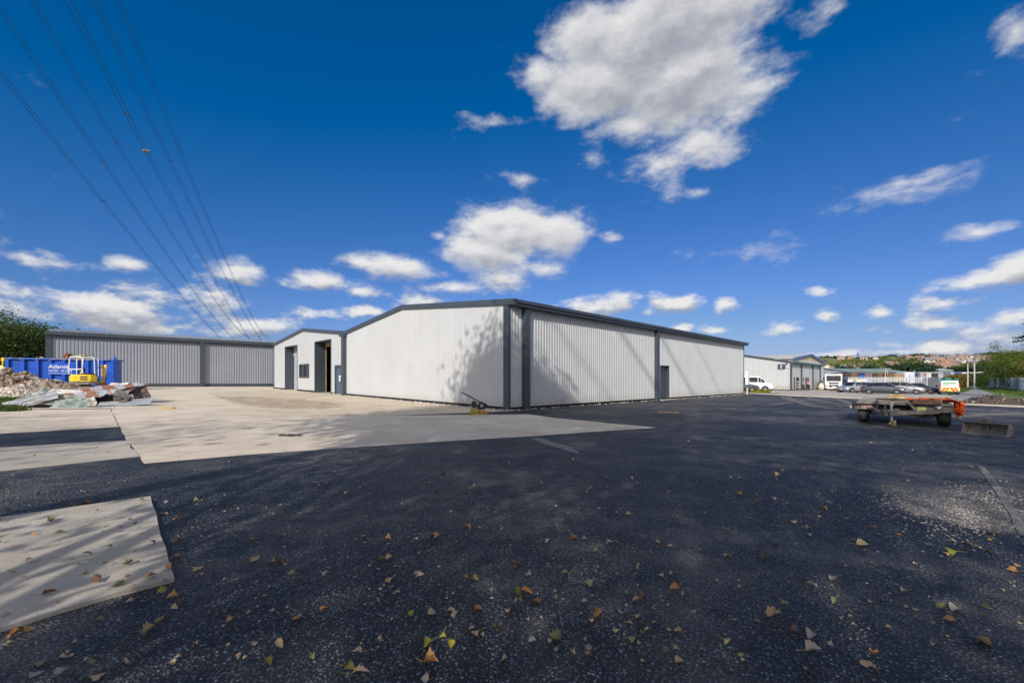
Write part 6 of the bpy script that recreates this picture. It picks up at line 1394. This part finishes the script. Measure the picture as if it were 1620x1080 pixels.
pt = zpix(520, 385); lattice('pylon', 'distant lattice pylon rising behind the grey shed roof', 'pylon', PYL, pt, 3.6, .9, [(pt - 21.5, 6.3), (pt - 14.0, 8.6), (pt - 6.4, 7.0)], ra, .17, mp)
LN = [((0, 115), 26, -7.0, -21.5 - 2.6, 'lowest'), ((0, 15), 30.7, -8.6, -14.0 - 2.6, 'second lowest'), ((50, 0), 35.4, -6.6, -6.4 - 2.6, 'third from the left'), ((108, 0), 26, 6.3, -21.5 - 2.6, 'fourth from the left'), ((150, 0), 30.7, 8.6, -14.0 - 2.6, 'fifth from the left'), ((187, 0), 35.4, 7.0, -6.4 - 2.6, 'rightmost')]
wire = mat('weathered conductor', (.035, .04, .05), .6, .3)
for i, ((px, py), Hc, lat, dz, lb_) in enumerate(LN):
    d = Hc / ((HY - py) / FPX); near = Vector(((px - CX) / FPX * d, d, H + Hc)); far_ = PYL + latv * lat + Vector((0, 0, pt + dz)); dirv = far_ - near; Lh = dirv.xy.length
    t = thing('power_line', f'twin conductor of the overhead power line, {lb_} where it leaves the picture', 'power line', near, 0, 'conductors of the overhead power line')
    sl_ = latv * .16
    for s in (-1, 1):
        pts = []; u0 = -80 / Lh
        for k in range(61):
            u = u0 + (1 - u0) * (k / 60) ** 1.6; sag = 8.0 * 4 * u * (1 - u) * (1 if u > 0 else .4); pts.append(dirv * u + sl_ * s - Vector((0, 0, sag)))
        mb = MB()
        for a, b in zip(pts, pts[1:]): mb.tube(a, b, .021 + .055 * max(0, min(1, (a.length - 20) / 300)), .021 + .055 * max(0, min(1, (b.length - 20) / 300)), seg=5, cap=False)
        mb.build('conductor', wire, t)
    mb = MB()
    for k in range(6):
        u = (.03 if i == 3 else .06) + k * .14; c = dirv * u - Vector((0, 0, 8.0 * 4 * u * (1 - u))); mb.tube(c - sl_, c + sl_, .05, seg=6); 
        for s in (-1, 1): mb.ball(c + sl_ * s, .09, (1, 1, 1), 1)
    mb.build('spacer', wire, t)
    if i == 3:
        u = .045; c = dirv * u - Vector((0, 0, 8.0 * 4 * u * (1 - u))); mb = MB(); mb.tube(c - sl_ * 1.6, c + sl_ * 1.6, .12, seg=8); mb.ball(c - sl_, .2, sub=1); mb.ball(c + sl_, .2, sub=1); mb.build('vibration_damper', M['mud'], t)

# ============================================================ FALLEN LEAVES
def lmat(name, c1, c2, edge):
    m = bpy.data.materials.new(name); m.use_nodes = True; N = NT(m.node_tree); b = N.n['Principled BSDF']
    co = N.node('ShaderNodeTexCoord').outputs['Object']; oi = N.node('ShaderNodeObjectInfo').outputs['Random']
    n = N.noise(N.vmath('ADD', co, N.vmath('MULTIPLY', (7, 3, 5), co)), 9, 5, .7); f = N.math('ADD', N.smooth(n, .35, .65, 0, .7), N.math('MULTIPLY', oi, .3))
    c = N.mix(f, (*c1, 1), (*c2, 1)); c = N.mix(N.smooth(N.noise(co, 38, 4, .7), .56, .72), c, (*edge, 1)); N.l.new(c, b.inputs['Base Color']); b.inputs['Roughness'].default_value = .6
    b.inputs['Specular IOR Level'].default_value = .3; return m
LM = {'tan': lmat('tan leaf', (.36, .235, .125), (.44, .32, .21), (.16, .09, .04)), 'orange': lmat('orange brown leaf', (.38, .175, .055), (.46, .25, .085), (.14, .06, .02)), 'yellow': lmat('yellow green leaf', (.30, .25, .03), (.17, .19, .03), (.26, .12, .03)),
      'green': lmat('dull green leaf', (.12, .14, .055), (.20, .20, .10), (.15, .09, .04)), 'brown': lmat('dark brown leaf', (.11, .055, .025), (.19, .10, .05), (.04, .02, .01)), 'grey': lmat('pale underside leaf', (.29, .25, .22), (.36, .29, .24), (.2, .13, .09))}
stem_m = mat('yellow stalk', (.42, .38, .07), .6)
def leaf_geo(variant, r):
    """deltoid leaf about 1 unit long: grid of points inside the outline, bent and curled"""
    ol = [(0, .10), (.06, .30), (.2, .42), (.38, .45), (.56, .38), (.74, .24), (.9, .09), (1.0, 0)] if variant % 2 == 0 else [(0, .08), (.08, .34), (.24, .46), (.42, .42), (.55, .33), (.68, .30), (.84, .14), (1.0, 0)]
    nx, ny = 11, 7; vs = []; curl, bend, tw = r.choice([-1.6, -.9, 1.2, 1.9, 2.6, .5]), r.uniform(-1.2, 1.5), r.uniform(-1, 1); jag = r.random() * 9
    for i in range(nx):
        x = i / (nx - 1)
        for (xa, ya), (xb, yb) in zip(ol, ol[1:]):
            if xa <= x <= xb: w_ = ya + (yb - ya) * (x - xa) / (xb - xa); break
        w_ = w_ * (1 + .16 * math.sin(x * 26 + jag) + .1 * math.sin(x * 61 + jag)) + .008
        for j in range(ny):
            y = (j / (ny - 1) * 2 - 1) * w_
            z = curl * y * y * .9 + bend * (x - .4) ** 2 * .7 + tw * y * x * .4 + .04 * math.sin(x * 9 + jag) * abs(y) * 3
            vs.append((x - .5, y, z))
    f = [(i * ny + j, (i + 1) * ny + j, (i + 1) * ny + j + 1, i * ny + j + 1) for i in range(nx - 1) for j in range(ny - 1)]
    n0 = len(vs); s = r.uniform(-.3, .3); L = r.uniform(.45, .8)
    for k in range(5):
        x = -.5 - L * k / 4; yy = s * (k / 4) ** 2; z = .04 * k - .01; th = .016
        vs += [(x, yy - th, z), (x, yy + th, z), (x, yy, z + th * 1.6)]
    sf = []
    for k in range(4):
        a = n0 + 3 * k
        for p_, q_ in ((0, 1), (1, 2), (2, 0)): sf.append((a + p_, a + q_, a + 3 + q_, a + 3 + p_))
    mz = min(v[2] for v in vs[:n0]); vs = [(a, b, c - mz) if i < n0 else (a, b, max(0.02, c - mz)) for i, (a, b, c) in enumerate(vs)]
    return vs, f, sf
VAR = 14; geo = [leaf_geo(v, random.Random(v + 40)) for v in range(VAR)]; meshes = {}
for v in range(VAR):
    for key in LM:
        vs, f, sf = geo[v]; me = bpy.data.meshes.new('fallen_leaf'); me.from_pydata(vs, [], f + sf); me.materials.append(LM[key]); me.materials.append(stem_m if key != 'brown' else LM['brown'])
        me.polygons.foreach_set('material_index', [0] * len(f) + [1] * len(sf)); me.polygons.foreach_set('use_smooth', [True] * len(me.polygons)); me.update(); meshes[v, key] = me
SHP = []
for v in range(VAR):
    zs = [q[2] for q in geo[v][0][:77]]; hh = max(zs); SHP.append('flat' if hh < .22 else 'curled' if hh < .4 else 'folded up' if v % 2 else 'rolled up')
names = {'tan': 'tan brown', 'orange': 'orange brown', 'yellow': 'yellow green', 'green': 'dull green', 'brown': 'dark brown', 'grey': 'pale grey brown'}
LV = [ # leaves read off the photograph: px, py, kind
 (677,1022,'yellow'),(683,1050,'orange'),(715,1022,'yellow'),(702,1012,'yellow'),(563,1035,'tan'),(570,1068,'tan'),(672,1076,'grey'),(555,1060,'yellow'),(841,1017,'grey'),(878,1012,'green'),(931,1031,'grey'),(1056,1031,'green'),(1075,1048,'tan'),(983,972,'tan'),(1012,978,'tan'),(945,975,'brown'),(925,955,'tan'),(878,948,'green'),(820,955,'tan'),(846,954,'brown'),(820,938,'yellow'),(834,938,'orange'),(737,914,'orange'),(725,931,'orange'),(752,920,'yellow'),(835,911,'grey'),(893,908,'tan'),(933,926,'green'),(1065,930,'orange'),(990,939,'green'),(1005,951,'tan'),(1062,910,'grey'),
 (715,970,'tan'),(758,967,'brown'),(721,975,'grey'),(685,974,'tan'),(650,973,'yellow'),(627,943,'tan'),(775,935,'grey'),(665,913,'grey'),(620,886,'tan'),(602,889,'green'),(614,856,'orange'),(575,850,'tan'),(690,849,'tan'),(683,848,'orange'),(740,836,'orange'),(655,827,'green'),(820,895,'brown'),(940,873,'green'),(1030,873,'green'),(925,853,'tan'),(866,858,'grey'),(905,853,'brown'),(967,858,'grey'),(1040,860,'tan'),(1060,865,'tan'),(783,813,'orange'),(870,813,'brown'),(932,816,'green'),(995,814,'tan'),(1072,810,'brown'),
 (1240,955,'green'),(1222,970,'grey'),(1225,973,'tan'),(1320,953,'green'),(1255,1000,'brown'),(1283,1008,'grey'),(1288,1030,'grey'),(1315,1027,'grey'),(1280,1066,'green'),(1372,1053,'tan'),(1380,1058,'green'),(1385,1035,'orange'),(1396,951,'green'),(1490,960,'green'),(1503,972,'orange'),(1510,965,'grey'),(1555,1018,'tan'),(1500,983,'orange'),(1495,878,'tan'),(1500,876,'yellow'),(1470,864,'green'),(1530,862,'brown'),(1566,875,'brown'),(1568,845,'orange'),(1565,856,'orange'),(1365,862,'tan'),(1366,873,'green'),(1384,837,'brown'),(1200,870,'brown'),(1208,883,'brown'),(1150,882,'tan'),(1222,865,'brown'),(1280,848,'grey'),(1150,838,'tan'),(1255,827,'tan'),(1330,833,'brown'),(1305,806,'orange'),(1397,813,'orange'),(1430,937,'tan'),(1176,1040,'yellow'),(1147,1018,'tan'),(1222,999,'brown'),(1612,897,'tan'),(1600,903,'orange'),(1320,918,'grey'),(1285,926,'grey'),
 (22,1007,'orange'),(38,1000,'orange'),(80,947,'brown'),(185,935,'green'),(240,920,'tan'),(250,985,'tan'),(258,983,'brown'),(278,962,'tan'),(280,955,'brown'),(235,1000,'tan'),(190,840,'tan'),(205,812,'brown'),(84,828,'green'),(93,849,'green'),(172,873,'green'),(240,868,'brown'),(202,900,'green'),(155,926,'brown'),(137,886,'green'),(305,837,'yellow'),(275,823,'orange'),(283,823,'orange'),(262,815,'tan'),(278,860,'orange'),(277,882,'brown'),(313,902,'tan'),(273,945,'orange'),(268,905,'orange'),(285,890,'brown'),(258,938,'yellow'),(205,955,'tan'),(155,1075,'tan'),(65,1055,'green'),(55,1070,'grey'),(142,1050,'green'),(396,858,'orange'),(460,908,'green'),(432,888,'orange'),(445,891,'brown'),(404,887,'tan'),(360,970,'brown'),(363,983,'orange'),(513,965,'orange'),(473,980,'tan'),(424,1050,'yellow'),(495,1043,'green'),(443,1021,'tan'),(100,1067,'grey'),(320,794,'orange'),(340,800,'tan'),(310,793,'green'),(275,803,'yellow'),(58,783,'yellow'),(184,784,'yellow'),(95,795,'orange'),(115,800,'brown'),(140,798,'brown'),(12,808,'tan'),(225,797,'tan'),
 (1270,741,'brown'),(1200,795,'orange'),(1195,784,'orange'),(1170,783,'orange'),(1225,790,'tan'),(1240,745,'tan'),(1230,752,'tan'),(1272,743,'orange'),(1430,761,'brown'),(1436,763,'tan'),(1395,772,'orange'),(1375,783,'brown'),(1310,798,'orange'),(1170,757,'orange'),(1155,756,'tan'),(1380,702,'orange'),(1520,776,'tan'),(1535,739,'brown'),(1000,757,'tan'),(1065,767,'brown'),(1035,742,'green'),(1090,700,'tan'),(770,730,'brown'),(806,733,'tan'),(790,748,'orange'),(680,765,'tan'),(632,752,'green'),(700,752,'brown'),(735,772,'brown'),(752,769,'tan'),(673,788,'brown'),(608,722,'brown'),(856,765,'tan'),(937,772,'orange'),(1012,770,'brown'),(1058,780,'orange')]
rl = random.Random(77); classes = {}
sizes = []
for px, py, key in LV:
    g = G(px, py, .0); sizes.append((g, key, rl.choice([rl.uniform(.040, .06), rl.uniform(.055, .085)])))
keys = ['tan', 'tan', 'orange', 'brown', 'grey', 'green', 'yellow', 'brown']
while len(sizes) < 300:
    px, py = rl.uniform(0, 1620), 700 + 330 * rl.random() ** 1.3
    sizes.append((G(px, py), rl.choice(keys), rl.uniform(.025, .055)))
slab_poly = [G(*q).xy for q in [(238, 788), (276, 920), (0, 1000), (-260, 1090), (-260, 860), (0, 822)]]
conc_poly = [G(*q).xy for q in [(228, 733), (850, 689), (1040, 676), (835, 655), (425, 661), (345, 628), (172, 640)]]
def inside(p, poly):
    c = False; j = len(poly) - 1
    for i in range(len(poly)):
        a, b = poly[i], poly[j]
        if (a.y > p.y) != (b.y > p.y) and p.x < (b.x - a.x) * (p.y - a.y) / (b.y - a.y) + a.x: c = not c
        j = i
    return c
for g, key, s in sizes:
    v = rl.randrange(VAR); o = bpy.data.objects.new('fallen_leaf', meshes[v, key]); col.objects.link(o)
    zz = .03 if inside(g.xy, slab_poly) else (.008 if inside(g.xy, conc_poly) else .0)
    o.location = (g.x, g.y, g.z + zz + .003); o.rotation_euler = (rl.gauss(0, .3), rl.gauss(0, .3), rl.uniform(0, 6.28)); o.scale = (s * rl.uniform(.85, 1.15), s * rl.uniform(.6, 1.1), s * rl.uniform(.7, 1.3)); o.location.z += .006
    where = 'on the pale slab at the left' if zz > .02 else 'on the tan concrete' if zz > .004 else 'on the black surfacing at the left' if g.x < -.35 * g.y else 'on the black surfacing at the right' if g.x > .45 * g.y else 'on the black surfacing in the middle'
    dist_ = 'nearest the camera' if g.y < 3.2 else 'a few steps off' if g.y < 5.5 else 'farther off'
    where2 = where.replace('surfacing ', '').replace('on the black', 'on the asphalt').replace('asphalt at', 'asphalt at'); dist2 = {'nearest the camera': 'nearest', 'a few steps off': 'steps off', 'farther off': 'farther off'}[dist_]
    shape = SHP[v]; big_ = 'large' if s > .066 else 'small' if s < .045 else 'middling'
    o['label'] = f'{big_} {shape} {names[key]} leaf {where2}, {dist2}'; o['category'] = 'leaf'; o['group'] = f'{names[key]} leaves {where}, {dist_}'
V_, F_ = [], []; c = 0
for k in range(1000):
    px, py = rl.uniform(-40, 1660), 655 + 400 * rl.random() ** 2.6; g = G(px, py); s = rl.uniform(.010, .036); v = rl.randrange(VAR); vs, f, sf = geo[v]; a = rl.uniform(0, 6.28); ca, sa = math.cos(a) * s, math.sin(a) * s
    zz = .03 if inside(g.xy, slab_poly) else .007
    V_ += [(g.x + x * ca - y * sa, g.y + x * sa + y * ca, g.z + zz + z * s) for x, y, z in vs[:77]]; F_ += [tuple(i + c for i in q) for q in f]; c += 77
for i, q in enumerate(('tan',)): tag(npmesh('leaf_litter', V_, F_, LM['tan']), 'small dry leaf scraps scattered thinly over the whole yard', 'leaf litter', kind='stuff')
# pale chippings spilt on the surfacing at the right, and strays
pts = []
for k in range(1100):
    g = G(1545 + rl.gauss(0, 38), 812 + rl.gauss(0, 20)); pts.append((g.x, g.y))
for k in range(500):
    g = G(1470 + rl.gauss(0, 70), 775 + abs(rl.gauss(0, 26))); pts.append((g.x, g.y))
for k in range(260):
    g = G(rl.uniform(500, 1620), 650 + 300 * rl.random() ** 1.6); pts.append((g.x, g.y))
stones('pale_chippings', pts, M['stone_grey'], (.003, .012), 'pale stone chippings spilt on the black surfacing at the right', 5)
